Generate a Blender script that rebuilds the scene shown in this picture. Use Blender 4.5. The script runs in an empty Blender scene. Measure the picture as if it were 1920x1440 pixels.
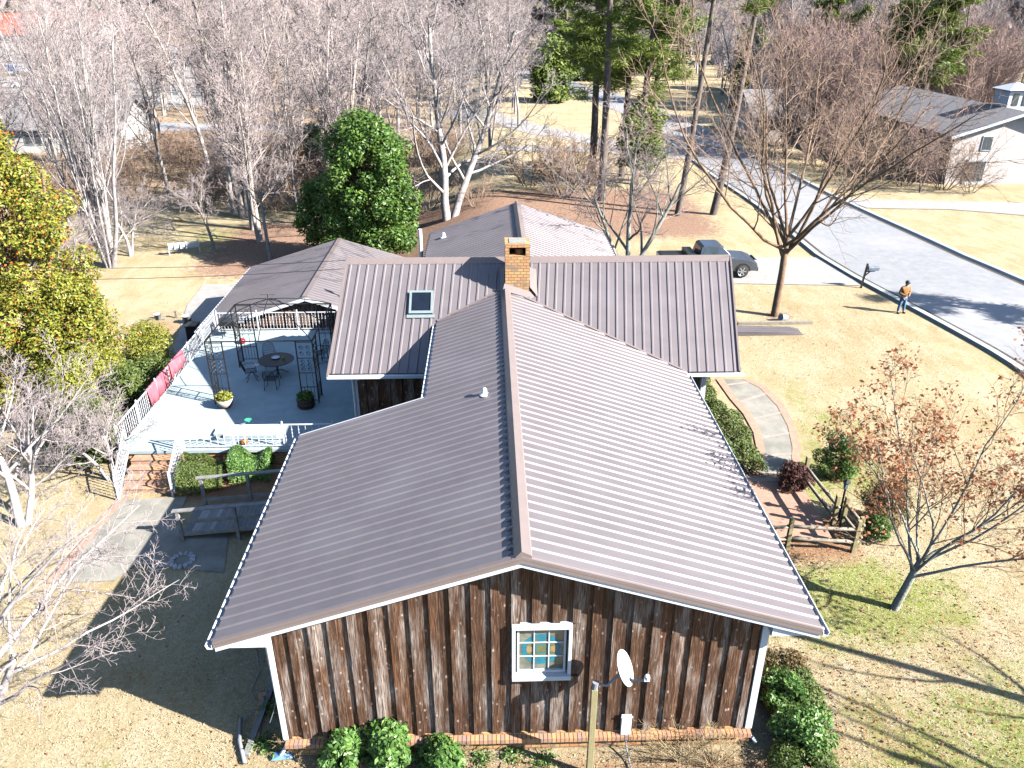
import bpy, math, random
import numpy as np
from mathutils import Vector, Matrix
R = math.radians
SC = bpy.context.scene
COL = SC.collection
# ------------------------------------------------------------------ camera, sky, sun, exposure
F = 1480.0; PITCH = R(26.1); YAW = R(1.67); CH = 15.0
cd = bpy.data.cameras.new('camera'); cam = bpy.data.objects.new('camera', cd); COL.objects.link(cam)
cam.location = (0, 0, CH); cam.rotation_euler = (R(90) - PITCH, 0, -YAW)
cd.sensor_width = 36; cd.lens = 36 * F / 1920; cd.clip_start = 0.1; cd.clip_end = 6000
SC.camera = cam
SUN_EL = R(33); SUN_TO = Vector((math.cos(R(24)) * math.cos(SUN_EL), -math.sin(R(24)) * math.cos(SUN_EL), math.sin(SUN_EL)))
wd = bpy.data.worlds.new('World'); SC.world = wd; wd.use_nodes = True
nt = wd.node_tree; bg = nt.nodes['Background']
sky = nt.nodes.new('ShaderNodeTexSky'); sky.sky_type = 'NISHITA'; sky.sun_disc = False
sky.sun_elevation = SUN_EL; sky.sun_rotation = math.atan2(SUN_TO.x, SUN_TO.y); sky.air_density = 1.0; sky.dust_density = 0.6; sky.ozone_density = 3.5
nt.links.new(sky.outputs[0], bg.inputs[0]); bg.inputs[1].default_value = 0.075
sd = bpy.data.lights.new('sun', 'SUN'); sd.energy = 5.0; sd.angle = R(0.5); sd.color = (1.0, 0.975, 0.94)
so = bpy.data.objects.new('sun', sd); COL.objects.link(so); so.location = (60, -20, 60)
so.rotation_euler = SUN_TO.to_track_quat('Z', 'Y').to_euler()
vs = SC.view_settings; vs.view_transform = 'Standard'; vs.look = 'None'; vs.gamma = 1; vs.exposure = 1.5
SC.cycles.max_bounces = 5; SC.cycles.diffuse_bounces = 0; SC.cycles.transparent_max_bounces = 8; SC.cycles.caustics_reflective = False; SC.cycles.caustics_refractive = False

# ------------------------------------------------------------------ surveying helpers: where a sight line meets the ground or a plane
fwv = Vector((math.sin(YAW) * math.cos(PITCH), math.cos(YAW) * math.cos(PITCH), -math.sin(PITCH)))
rtv = Vector((math.cos(YAW), -math.sin(YAW), 0)); upv = rtv.cross(fwv)
def ray(u, v): return fwv + rtv * ((u - 960) / F) - upv * ((v - 720) / F)
def Z(u, v, h=0.0):
    d = ray(u, v); t = (h - CH) / d.z; return Vector((0, 0, CH)) + d * t
def Yp(u, v, y):
    d = ray(u, v); t = y / d.y; return Vector((0, 0, CH)) + d * t
def ss(a, b, x):
    t = min(1, max(0, (x - a) / (b - a))); return t * t * (3 - 2 * t)
def tz(x, y):
    a = -0.8 * (1 - ss(22, 34, y)) - .27 * (1 - ss(16, 21, y))
    b = -2.6 * ss(25, 36, y) * (1 - ss(-9, 1, x))
    n = 0.06 * math.sin(x * .31 + 1.3) * math.sin(y * .23) 
    far = ss(120, 400, y) * 2.0 + ss(400, 1800, y) * 6
    return a + b + n + far
def T(u, v):
    h = -0.5
    for i in range(12):
        p = Z(u, v, h); h = h * .3 + .7 * tz(p.x, p.y)
    p = Z(u, v, h); p.z = tz(p.x, p.y); return p

# ------------------------------------------------------------------ object helpers
def tag(o, label=None, cat=None, group=None, kind=None):
    if label: o['label'] = label
    if cat: o['category'] = cat
    if group: o['group'] = group
    if kind: o['kind'] = kind
    return o
def empty(name, loc, label=None, cat=None, group=None, rz=0):
    o = bpy.data.objects.new(name, None); COL.objects.link(o); o.location = loc; o.rotation_euler = (0, 0, rz)
    o.empty_display_size = .2
    return tag(o, label, cat, group)
def link_mesh(name, me, mat, parent=None, smooth=False, keep=False):
    if mat:
        for m in (mat if isinstance(mat, (list, tuple)) else [mat]): me.materials.append(m)
    o = bpy.data.objects.new(name, me); COL.objects.link(o)
    if parent:
        o.parent = parent
        if not keep and parent.type == 'EMPTY': o.matrix_parent_inverse = Matrix.LocRotScale(parent.location, parent.rotation_euler, None).inverted()
    if smooth: me.polygons.foreach_set('use_smooth', [True] * len(me.polygons))
    return o
def np_mesh(name, V, Fq, mat, parent=None, smooth=False, keep=False):
    V = np.asarray(V, dtype=np.float32); Fq = np.asarray(Fq, dtype=np.int32)
    k = Fq.shape[1]; n = len(Fq)
    me = bpy.data.meshes.new(name); me.vertices.add(len(V)); me.vertices.foreach_set('co', V.ravel())
    me.loops.add(n * k); me.loops.foreach_set('vertex_index', Fq.ravel())
    me.polygons.add(n); me.polygons.foreach_set('loop_start', np.arange(0, n * k, k, dtype=np.int32))
    me.update(calc_edges=True); me.validate()
    return link_mesh(name, me, mat, parent, smooth, keep)
class MB:
    def __init__(s): s.v = []; s.f = []; s.m = []; s.cm = 0
    def add(s, vs, fs):
        n = len(s.v); s.v += [tuple(q) for q in vs]
        for q in fs: s.f.append(tuple(n + i for i in q)); s.m.append(s.cm)
        return s
    def box(s, x0, x1, y0, y1, z0, z1, M=None):
        vs = [(x, y, z) for z in (z0, z1) for y in (y0, y1) for x in (x0, x1)]
        if M is not None: vs = [M @ Vector(q) for q in vs]
        return s.add(vs, [(0, 2, 3, 1), (4, 5, 7, 6), (0, 1, 5, 4), (2, 6, 7, 3), (0, 4, 6, 2), (1, 3, 7, 5)])
    def bar(s, a, b, w, h, up=(0, 0, 1)):
        a = Vector(a); b = Vector(b); d = (b - a).normalized(); up = Vector(up)
        if abs(d.dot(up)) > .99: up = Vector((0, 1, 0))
        sd_ = d.cross(up).normalized(); u2 = sd_.cross(d)
        vs = [p + sd_ * (i * w / 2) + u2 * (j * h / 2) for p in (a, b) for i, j in ((-1, -1), (1, -1), (1, 1), (-1, 1))]
        return s.add(vs, [(3, 2, 1, 0), (4, 5, 6, 7), (0, 1, 5, 4), (1, 2, 6, 5), (2, 3, 7, 6), (3, 0, 4, 7)])
    def tube(s, pts, rads, k=8, cap=True):
        pts = [Vector(p) for p in pts]
        if not hasattr(rads, '__len__'): rads = [rads] * len(pts)
        n0 = len(s.v); N = len(pts); ref = None
        for i, p in enumerate(pts):
            d = (pts[min(i + 1, N - 1)] - pts[max(i - 1, 0)]).normalized()
            if ref is None: ref = Vector((1, 0, 0)) if abs(d.x) < .8 else Vector((0, 1, 0))
            a = (ref - d * ref.dot(d)).normalized(); b = d.cross(a); ref = a
            for j in range(k):
                t = 2 * math.pi * j / k; s.v.append(tuple(p + (a * math.cos(t) + b * math.sin(t)) * rads[i]))
        for i in range(N - 1):
            for j in range(k):
                s.f.append((n0 + i * k + j, n0 + i * k + (j + 1) % k, n0 + (i + 1) * k + (j + 1) % k, n0 + (i + 1) * k + j)); s.m.append(s.cm)
        if cap:
            s.f.append(tuple(n0 + j for j in reversed(range(k)))); s.m.append(s.cm)
            s.f.append(tuple(n0 + (N - 1) * k + j for j in range(k))); s.m.append(s.cm)
        return s
    def lathe(s, prof, c=(0, 0, 0), k=20):
        n0 = len(s.v)
        for r, z in prof:
            for j in range(k):
                t = 2 * math.pi * j / k; s.v.append((c[0] + r * math.cos(t), c[1] + r * math.sin(t), c[2] + z))
        for i in range(len(prof) - 1):
            for j in range(k):
                s.f.append((n0 + i * k + j, n0 + i * k + (j + 1) % k, n0 + (i + 1) * k + (j + 1) % k, n0 + (i + 1) * k + j)); s.m.append(s.cm)
        return s
    def prism(s, poly, axis, a, b):
        # poly list of 2-D points extruded along axis from a to b
        def mk(p, t):
            if axis == 'x': return (t, p[0], p[1])
            if axis == 'y': return (p[0], t, p[1])
            return (p[0], p[1], t)
        n = len(poly); vs = [mk(p, a) for p in poly] + [mk(p, b) for p in poly]
        fs = [tuple(range(n)), tuple(reversed(range(n, 2 * n)))] + [(i, i + n, (i + 1) % n + n, (i + 1) % n) for i in range(n)]
        return s.add(vs, fs)
    def build(s, name, mat, parent=None, smooth=False, bevel=0, keep=False, fix=True):
        if name in ('gutter', 'soffit', 'rake_trim', 'fascia', 'batten', 'pane', 'kick_rail'):   # one object per separate piece
            up_ = list(range(len(s.v)))
            def fd(a):
                while up_[a] != a: up_[a] = up_[up_[a]]; a = up_[a]
                return a
            for q in s.f:
                for i in q[1:]: up_[fd(i)] = fd(q[0])
            gs = {}
            for q in s.f: gs.setdefault(fd(q[0]), []).append(q)
            if len(gs) > 1:
                for qs in gs.values():
                    ids = sorted({i for q in qs for i in q}); mp = {a: b for b, a in enumerate(ids)}; m2 = MB(); m2.v = [s.v[i] for i in ids]; m2.f = [tuple(mp[i] for i in q) for q in qs]; m2.m = [0] * len(qs)
                    o = m2.build(name, mat, parent, smooth, bevel, keep, fix)
                return o
        me = bpy.data.meshes.new(name); me.from_pydata(s.v, [], s.f); me.update()
        if fix:
            import bmesh
            bm = bmesh.new(); bm.from_mesh(me); bmesh.ops.recalc_face_normals(bm, faces=bm.faces); bm.to_mesh(me); bm.free()
        o = link_mesh(name, me, mat, parent, smooth, keep)
        if isinstance(mat, (list, tuple)): me.polygons.foreach_set('material_index', s.m)
        if bevel:
            b = o.modifiers.new('bevel', 'BEVEL'); b.width = bevel; b.segments = 2; b.limit_method = 'ANGLE'; b.angle_limit = R(40)
        return o

# ------------------------------------------------------------------ materials
MATS = {}
def mat(name, c1, c2=None, scale=5.0, rough=.7, metal=0, bump=0, bscale=None, island=0, stretch=None, spec=.5, detail=6, transl=0, c3=None, big=None):
    m = bpy.data.materials.new(name); m.use_nodes = True; t = m.node_tree; N = t.nodes; L = t.links
    b = N['Principled BSDF']; b.inputs['Roughness'].default_value = rough; b.inputs['Metallic'].default_value = metal
    b.inputs['Specular IOR Level'].default_value = spec
    tc = N.new('ShaderNodeTexCoord'); co = tc.outputs['Object']
    if stretch:
        mp = N.new('ShaderNodeMapping'); mp.inputs['Scale'].default_value = stretch; L.new(co, mp.inputs[0]); co = mp.outputs[0]
    c2 = c2 or tuple(x * .8 for x in c1)
    n = N.new('ShaderNodeTexNoise'); n.inputs['Scale'].default_value = scale; n.inputs['Detail'].default_value = detail; n.inputs['Roughness'].default_value = .65; L.new(co, n.inputs['Vector'])
    cr = N.new('ShaderNodeValToRGB'); L.new(n.outputs[0], cr.inputs[0])
    cr.color_ramp.elements[0].position = .35; cr.color_ramp.elements[1].position = .65
    cr.color_ramp.elements[0].color = (*c1, 1); cr.color_ramp.elements[1].color = (*c2, 1)
    out = cr.outputs[0]
    if big:   # large soft patches: (scale, colour)
        n3 = N.new('ShaderNodeTexNoise'); n3.inputs['Scale'].default_value = big[0]; n3.inputs['Detail'].default_value = 4; L.new(co, n3.inputs['Vector'])
        r3 = N.new('ShaderNodeValToRGB'); L.new(n3.outputs[0], r3.inputs[0]); r3.color_ramp.elements[0].position = .48; r3.color_ramp.elements[1].position = .68
        mx = N.new('ShaderNodeMix'); mx.data_type = 'RGBA'; L.new(r3.outputs[0], mx.inputs[0]); L.new(out, mx.inputs[6]); mx.inputs[7].default_value = (*big[1], 1); out = mx.outputs[2]
    if island:
        g = N.new('ShaderNodeNewGeometry'); r2 = N.new('ShaderNodeValToRGB'); L.new(g.outputs['Random Per Island'], r2.inputs[0])
        r2.color_ramp.elements[0].color = (*c1, 1); r2.color_ramp.elements[1].color = (*(c3 or c2), 1)
        if c3:
            e = r2.color_ramp.elements.new(.55); e.color = (*c2, 1)
        mx = N.new('ShaderNodeMix'); mx.data_type = 'RGBA'; mx.inputs[0].default_value = island; L.new(out, mx.inputs[6]); L.new(r2.outputs[0], mx.inputs[7]); out = mx.outputs[2]
    L.new(out, b.inputs['Base Color'])
    if transl:
        tr = N.new('ShaderNodeBsdfTranslucent'); L.new(out, tr.inputs[0]); ms = N.new('ShaderNodeMixShader'); ms.inputs[0].default_value = transl
        L.new(b.outputs[0], ms.inputs[1]); L.new(tr.outputs[0], ms.inputs[2]); L.new(ms.outputs[0], N['Material Output'].inputs[0])
    if bump:
        n2 = N.new('ShaderNodeTexNoise'); n2.inputs['Scale'].default_value = bscale or scale * 3; n2.inputs['Detail'].default_value = 5; L.new(co, n2.inputs['Vector'])
        bp = N.new('ShaderNodeBump'); bp.inputs['Strength'].default_value = min(1, bump); bp.inputs['Distance'].default_value = .03; L.new(n2.outputs[0], bp.inputs['Height']); L.new(bp.outputs[0], b.inputs['Normal'])
    MATS[name] = m
    return m
M_roof = mat('roof_metal', (.235, .2, .2), (.265, .228, .228), 1.2, .5, .4, 0, spec=.7, big=(.5, (.28, .243, .243)))
M_roofside = mat('trim_metal', (.22, .175, .16), (.24, .19, .175), 3, .4)
M_white = mat('white_paint', (.78, .8, .82), (.68, .71, .75), 8, .5)
M_conc = mat('concrete', (.47, .5, .48), (.38, .41, .39), 2.5, .85, bump=.3, bscale=40)
M_deck = mat('terrace_concrete', (.46, .54, .54), (.36, .44, .45), 2.0, .85, bump=.3, bscale=40, big=(.5, (.4, .48, .48)))
M_concold = mat('path_concrete', (.24, .23, .19), (.36, .33, .28), 1.6, .9, bump=.5, bscale=30, big=(.6, (.2, .19, .16)))
M_drive = mat('drive_concrete', (.42, .39, .36), (.34, .32, .29), 1.8, .9, bump=.3, bscale=20)
M_asph = mat('asphalt', (.28, .28, .29), (.35, .345, .345), 1.6, .92, bump=.5, bscale=60, big=(.12, (.38, .37, .37)))
M_asphd = mat('debris', (.05, .04, .035), (.12, .09, .07), 6, .95)
M_iron = mat('black_iron', (.012, .012, .014), (.022, .02, .02), 20, .45)
M_wood = mat('weathered_wood', (.42, .36, .27), (.26, .22, .16), 6, .85, stretch=(1, 1, 1), bump=.5, bscale=30)
M_woodgrey = mat('grey_wood', (.33, .32, .3), (.22, .21, .2), 5, .85, bump=.5, bscale=30)
M_woodyel = mat('treated_post', (.4, .34, .17), (.3, .25, .13), 8, .8, stretch=(4, 4, .6))
M_bark = mat('pale_bark', (.4, .35, .31), (.25, .21, .18), 3, .9, bump=.6, bscale=14)
M_barkw = mat('white_bark', (.6, .54, .5), (.36, .31, .28), 3, .9, bump=.5, bscale=14)
M_twigp = mat('pinkish_twig', (.46, .36, .34), (.34, .26, .24), 1, .9)
M_twigw = mat('pale_twig', (.46, .385, .37), (.34, .28, .265), 1, .9)
M_barkb = mat('brown_bark', (.34, .22, .13), (.18, .11, .07), 3, .9, bump=.6, bscale=14)
M_twigb = mat('brown_twig', (.4, .27, .19), (.3, .2, .14), 1, .9)
M_barkl = mat('lichen_bark', (.28, .28, .22), (.42, .42, .36), 2.5, .9, bump=.5, bscale=14)
M_barkd = mat('pine_bark', (.13, .1, .085), (.24, .19, .15), 4, .95, stretch=(3, 3, .6), bump=.9, bscale=9)
M_twigr = mat('reddish_twig', (.42, .28, .24), (.32, .21, .18), 1, .9)
M_leafd = mat('dark_leaf', (.04, .1, .015), (.09, .19, .025), .7, .5, island=.6, c3=(.26, .34, .06), transl=.15)
M_leafy = mat('yellow_leaf', (.12, .16, .018), (.3, .3, .035), .9, .5, island=.6, c3=(.48, .42, .07), transl=.15)
M_leafh = mat('hedge_leaf', (.06, .1, .02), (.13, .18, .035), 1.2, .55, island=.6, c3=(.22, .25, .07), transl=.2)
M_leafp = mat('laurel_leaf', (.06, .15, .03), (.13, .26, .05), 1.2, .4, island=.7, c3=(.28, .42, .12), transl=.2)
M_berry = mat('orange_berry', (.5, .1, .02), (.55, .16, .03), 2, .5, island=.5)
M_rust = mat('rust_leaf', (.3, .1, .04), (.45, .17, .07), .8, .7, island=.7, c3=(.55, .25, .12), transl=.25)
M_needle = mat('pine_needle', (.08, .14, .02), (.19, .25, .035), .3, .6, island=.5, c3=(.34, .38, .07), transl=.2)
M_litter = mat('leaf_litter', (.3, .16, .09), (.42, .25, .15), 3, .95, bump=.6, bscale=20)
M_glass = mat('window_glass', (.05, .07, .08), (.08, .1, .11), 2, .08, spec=.8)
M_black = mat('black_plastic', (.015, .015, .017), (.03, .03, .03), 10, .4)
M_grey = mat('grey_plastic', (.3, .31, .33), (.25, .26, .28), 6, .5)
M_silver = mat('silver_paint', (.45, .47, .5), (.42, .44, .47), 3, .25, metal=.5)
M_pink = mat('pink_cloth', (.45, .09, .13), (.55, .17, .2), 2, .9, bump=.3)
M_terra = mat('terracotta', (.55, .2, .07), (.45, .16, .06), 6, .8)
M_green = mat('green_plastic', (.05, .5, .25), (.06, .45, .22), 6, .4)
M_tyre = mat('tyre_rubber', (.03, .03, .03), (.05, .045, .04), 12, .9)
M_skin = mat('skin', (.5, .3, .22), (.45, .26, .19), 8, .6)
M_jacket = mat('tan_jacket', (.38, .2, .07), (.3, .15, .05), 8, .9, bump=.4)
M_jeans = mat('blue_jeans', (.1, .2, .32), (.16, .28, .4), 10, .9, bump=.3)
M_shingle = mat('grey_shingle', (.2, .19, .19), (.27, .25, .25), 4, .9, bump=.5, bscale=12)
M_redroof = mat('red_roof', (.5, .13, .07), (.42, .1, .06), .6, .7)
M_cream = mat('cream_wall', (.72, .68, .62), (.66, .62, .56), .6, .8)
M_soil = mat('soil', (.2, .12, .075), (.3, .19, .12), 6, .95, bump=.8, bscale=25)
def brick_mat(name, c1, c2, c3, mortar, sx=1.0, axis='xz', scale=4.5, w=.5, h=.25):
    m = bpy.data.materials.new(name); m.use_nodes = True; t = m.node_tree; N = t.nodes; L = t.links
    b = N['Principled BSDF']; b.inputs['Roughness'].default_value = .9
    tc = N.new('ShaderNodeTexCoord'); sp = N.new('ShaderNodeSeparateXYZ'); L.new(tc.outputs['Object'], sp.inputs[0]); cb = N.new('ShaderNodeCombineXYZ')
    if axis == 'xz':
        ad = N.new('ShaderNodeMath'); ad.operation = 'ADD'; L.new(sp.outputs[0], ad.inputs[0]); L.new(sp.outputs[1], ad.inputs[1]); L.new(ad.outputs[0], cb.inputs[0]); L.new(sp.outputs[2], cb.inputs[1])
    else: L.new(sp.outputs[0], cb.inputs[0]); L.new(sp.outputs[1], cb.inputs[1])
    br = N.new('ShaderNodeTexBrick'); L.new(cb.outputs[0], br.inputs[0]); br.inputs['Scale'].default_value = scale
    br.inputs['Color1'].default_value = (*c1, 1); br.inputs['Color2'].default_value = (*c2, 1); br.inputs['Mortar'].default_value = (*mortar, 1)
    br.inputs['Mortar Size'].default_value = .03; br.inputs['Brick Width'].default_value = w; br.inputs['Row Height'].default_value = h; br.inputs['Bias'].default_value = -.2
    n = N.new('ShaderNodeTexNoise'); n.inputs['Scale'].default_value = 3.1; L.new(cb.outputs[0], n.inputs[0]); r = N.new('ShaderNodeValToRGB'); L.new(n.outputs[0], r.inputs[0]); r.color_ramp.elements[0].position = .55; r.color_ramp.elements[1].position = .66
    mx = N.new('ShaderNodeMix'); mx.data_type = 'RGBA'; L.new(r.outputs[0], mx.inputs[0]); L.new(br.outputs[0], mx.inputs[6]); mx.inputs[7].default_value = (*c3, 1); L.new(mx.outputs[2], b.inputs['Base Color'])
    bp = N.new('ShaderNodeBump'); bp.inputs['Strength'].default_value = .6; bp.inputs['Distance'].default_value = .01; bp.invert = True; L.new(br.outputs['Fac'], bp.inputs['Height']); L.new(bp.outputs[0], b.inputs['Normal'])
    return m
M_brick = brick_mat('yellow_brick', (.6, .36, .14), (.52, .2, .1), (.28, .2, .13), (.2, .15, .1), scale=2.2)
M_brickred = brick_mat('red_brick', (.5, .24, .15), (.58, .33, .22), (.4, .26, .2), (.4, .34, .28), axis='xy', scale=4.5)
M_brickstep = brick_mat('step_brick', (.55, .27, .16), (.62, .36, .24), (.5, .3, .2), (.45, .36, .28), axis='xz', scale=5)
M_brickpale = brick_mat('worn_path_brick', (.45, .36, .3), (.4, .3, .25), (.5, .43, .36), (.35, .32, .28), axis='xy', scale=5)
M_brickwhite = brick_mat('pale_brick', (.7, .6, .55), (.66, .52, .46), (.72, .66, .62), (.7, .65, .6), scale=3)
def siding_mat():
    m = bpy.data.materials.new('weathered_siding'); m.use_nodes = True; t = m.node_tree; N = t.nodes; L = t.links
    b = N['Principled BSDF']; b.inputs['Roughness'].default_value = .8
    tc = N.new('ShaderNodeTexCoord')
    def noise(sc, st, det=6, ro=.6):
        mp = N.new('ShaderNodeMapping'); mp.inputs['Scale'].default_value = st; L.new(tc.outputs['Object'], mp.inputs[0])
        n = N.new('ShaderNodeTexNoise'); n.inputs['Scale'].default_value = sc; n.inputs['Detail'].default_value = det; n.inputs['Roughness'].default_value = ro; L.new(mp.outputs[0], n.inputs[0]); return n.outputs[0]
    def ramp(src, *els):
        r = N.new('ShaderNodeValToRGB'); L.new(src, r.inputs[0]); r.color_ramp.elements[0].position = els[0][0]; r.color_ramp.elements[0].color = (*els[0][1], 1)
        r.color_ramp.elements[1].position = els[-1][0]; r.color_ramp.elements[1].color = (*els[-1][1], 1)
        for p, c in els[1:-1]: e = r.color_ramp.elements.new(p); e.color = (*c, 1)
        return r.outputs[0]
    def mix(f, a, c):
        x = N.new('ShaderNodeMix'); x.data_type = 'RGBA'; L.new(f, x.inputs[0]); L.new(a, x.inputs[6])
        if isinstance(c, tuple): x.inputs[7].default_value = (*c, 1)
        else: L.new(c, x.inputs[7])
        return x.outputs[2]
    # fine vertical grain, per-board tone, pale worn patches low down, orange streaks, pale knots
    grain = ramp(noise(9, (5, 5, .28), 8, .7), (.34, (.012, .006, .003)), (.53, (.11, .05, .024)), (.72, (.36, .24, .16)))
    worn = noise(1.0, (3.2, 3.2, .5), 5, .6)
    wr = ramp(worn, (.46, (0, 0, 0)), (.63, (.85, .85, .85)))
    pale = ramp(noise(14, (5, 5, .2), 5), (.4, (.1, .06, .04)), (.64, (.68, .59, .52)))
    col = mix(wr, grain, pale)
    org = ramp(noise(1.3, (4, 4, .35), 4), (.6, (0, 0, 0)), (.74, (.5, .5, .5)))
    col = mix(org, col, (.28, .11, .035))
    mp = N.new('ShaderNodeMapping'); mp.inputs['Scale'].default_value = (6.5, 6.5, 3.6); L.new(tc.outputs['Object'], mp.inputs[0])
    wob = N.new('ShaderNodeTexNoise'); wob.inputs['Scale'].default_value = 18; L.new(tc.outputs['Object'], wob.inputs[0])
    va = N.new('ShaderNodeVectorMath'); va.operation = 'MULTIPLY_ADD'; L.new(wob.outputs[1], va.inputs[0]); va.inputs[1].default_value = (.22, .22, .22); L.new(mp.outputs[0], va.inputs[2])
    vo = N.new('ShaderNodeTexVoronoi'); vo.inputs['Scale'].default_value = 1; L.new(va.outputs[0], vo.inputs[0])
    kn = ramp(vo.outputs['Distance'], (.06, (.9, .9, .9)), (.2, (0, 0, 0)))
    sep = N.new('ShaderNodeSeparateColor'); L.new(vo.outputs['Color'], sep.inputs[0])
    gate = N.new('ShaderNodeMath'); gate.operation = 'GREATER_THAN'; gate.inputs[1].default_value = .25; L.new(sep.outputs[0], gate.inputs[0])
    mu = N.new('ShaderNodeMath'); mu.operation = 'MULTIPLY'; L.new(kn, mu.inputs[0]); L.new(gate.outputs[0], mu.inputs[1])
    col = mix(mu.outputs[0], col, (.62, .48, .4))
    g = N.new('ShaderNodeNewGeometry'); rr = ramp(g.outputs['Random Per Island'], (0, (.55, .55, .55)), (1, (1.25, 1.2, 1.15)))
    ml = N.new('ShaderNodeMix'); ml.data_type = 'RGBA'; ml.blend_type = 'MULTIPLY'; ml.inputs[0].default_value = 1; L.new(col, ml.inputs[6]); L.new(rr, ml.inputs[7])
    L.new(ml.outputs[2], b.inputs['Base Color'])
    bp = N.new('ShaderNodeBump'); bp.inputs['Strength'].default_value = .5; bp.inputs['Distance'].default_value = .01; L.new(noise(12, (5, 5, .25)), bp.inputs['Height']); L.new(bp.outputs[0], b.inputs['Normal'])
    return m
M_siding = siding_mat()

# ------------------------------------------------------------------ the setting: ground, road, drives, paths
def ground_mat():
    m = bpy.data.materials.new('dormant_lawn'); m.use_nodes = True; t = m.node_tree; N = t.nodes; L = t.links
    b = N['Principled BSDF']; b.inputs['Roughness'].default_value = .95; b.inputs['Specular IOR Level'].default_value = .1
    tc = N.new('ShaderNodeTexCoord'); g = tc.outputs['Object']
    def noise(sc, det=5, ro=.6, st=None):
        v = g
        if st:
            mp = N.new('ShaderNodeMapping'); mp.inputs['Scale'].default_value = st; mp.inputs['Rotation'].default_value = (0, 0, .35); L.new(g, mp.inputs[0]); v = mp.outputs[0]
        n = N.new('ShaderNodeTexNoise'); n.inputs['Scale'].default_value = sc; n.inputs['Detail'].default_value = det; n.inputs['Roughness'].default_value = ro; L.new(v, n.inputs[0]); return n.outputs[0]
    def ramp(s, a, ca, c, cc):
        r = N.new('ShaderNodeValToRGB'); L.new(s, r.inputs[0]); r.color_ramp.elements[0].position = a; r.color_ramp.elements[1].position = c
        r.color_ramp.elements[0].color = (*ca, 1); r.color_ramp.elements[1].color = (*cc, 1); return r.outputs[0]
    def mix(f, a, c, bl='MIX'):
        x = N.new('ShaderNodeMix'); x.data_type = 'RGBA'; x.blend_type = bl
        if isinstance(f, float): x.inputs[0].default_value = f
        else: L.new(f, x.inputs[0])
        for s_, k in ((a, 6), (c, 7)):
            if isinstance(s_, tuple): x.inputs[k].default_value = (*s_, 1)
            else: L.new(s_, x.inputs[k])
        return x.outputs[2]
    def mul(a, c):
        x = N.new('ShaderNodeMath'); x.operation = 'MULTIPLY'; x.use_clamp = True; L.new(a, x.inputs[0])
        if isinstance(c, float): x.inputs[1].default_value = c
        else: L.new(c, x.inputs[1])
        return x.outputs[0]
    K = (0, 0, 0); W = (1, 1, 1)
    base = mix(ramp(noise(.35, 6), .4, K, .62, W), (.66, .54, .34), (.56, .43, .24))
    base = mix(ramp(noise(1.1, 6, .7, (1, .35, 1)), .45, K, .7, W), base, (.74, .63, .43))
    base = mix(ramp(noise(9, 6, .75), .42, K, .72, (.7, .7, .7)), base, (.34, .25, .12))
    base = mix(ramp(noise(34, 3, .8), .5, K, .72, (.8, .8, .8)), base, (.3, .22, .11))
    at = N.new('ShaderNodeAttribute'); at.attribute_name = 'cover'; sp = N.new('ShaderNodeSeparateColor'); L.new(at.outputs['Color'], sp.inputs[0])
    # red = leaf litter, green = green grass, blue = bare red soil
    ng = noise(.9, 8, .75)
    addg = N.new('ShaderNodeMath'); addg.operation = 'ADD'; L.new(ng, addg.inputs[0]); L.new(mul(sp.outputs[1], .45), addg.inputs[1])
    gm = mul(ramp(addg.outputs[0], .62, K, .82, W), ramp(noise(11, 4, .8), .4, (.25, .25, .25), .6, W))
    base = mix(gm, base, mix(ramp(noise(16), .4, K, .6, W), (.3, .36, .045), (.17, .25, .03)))
    ln = noise(2.6, 8, .75); adl = N.new('ShaderNodeMath'); adl.operation = 'ADD'; L.new(ln, adl.inputs[0]); L.new(mul(sp.outputs[0], .6), adl.inputs[1])
    lit = mix(ramp(noise(7, 5, .8), .4, K, .65, W), (.3, .17, .11), (.52, .35, .25))
    base = mix(ramp(adl.outputs[0], .72, K, .86, W), base, lit)
    base = mix(sp.outputs[2], base, mix(ramp(noise(5, 5, .8), .4, K, .65, W), (.36, .19, .1), (.5, .3, .18)))
    hs = N.new('ShaderNodeHueSaturation'); hs.inputs['Saturation'].default_value = 1.0; hs.inputs['Value'].default_value = .9; L.new(base, hs.inputs['Color']); L.new(hs.outputs[0], b.inputs['Base Color'])
    bp = N.new('ShaderNodeBump'); bp.inputs['Strength'].default_value = 1; bp.inputs['Distance'].default_value = .06; L.new(noise(20, 6, .8), bp.inputs['Height']); L.new(bp.outputs[0], b.inputs['Normal'])
    return m
def grow_axis(lo, hi, step, far_lo, far_hi):
    a = [lo + i * step for i in range(int((hi - lo) / step) + 1)]
    s = step; x = a[-1]
    while x < far_hi: s *= 1.3; x += s; a.append(x)
    s = step; x = a[0]
    while x > far_lo: s *= 1.3; x -= s; a.insert(0, x)
    return a
gx = grow_axis(-45, 45, .75, -2500, 2500); gy = grow_axis(4, 110, .75, -400, 4000)
V = [(x, y, tz(x, y)) for y in gy for x in gx]; nx = len(gx)
Fq = [(j * nx + i, j * nx + i + 1, (j + 1) * nx + i + 1, (j + 1) * nx + i) for j in range(len(gy) - 1) for i in range(nx - 1)]
ground = np_mesh('ground', V, Fq, ground_mat(), None, True); tag(ground, kind='structure')
def blob(x, y, cx, cy, rx, ry): return max(0, 1 - math.sqrt(((x - cx) / rx) ** 2 + ((y - cy) / ry) ** 2))
ca = ground.data.color_attributes.new('cover', 'FLOAT_COLOR', 'POINT'); cols = np.zeros((len(V), 4), dtype=np.float32); cols[:, 3] = 1
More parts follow.
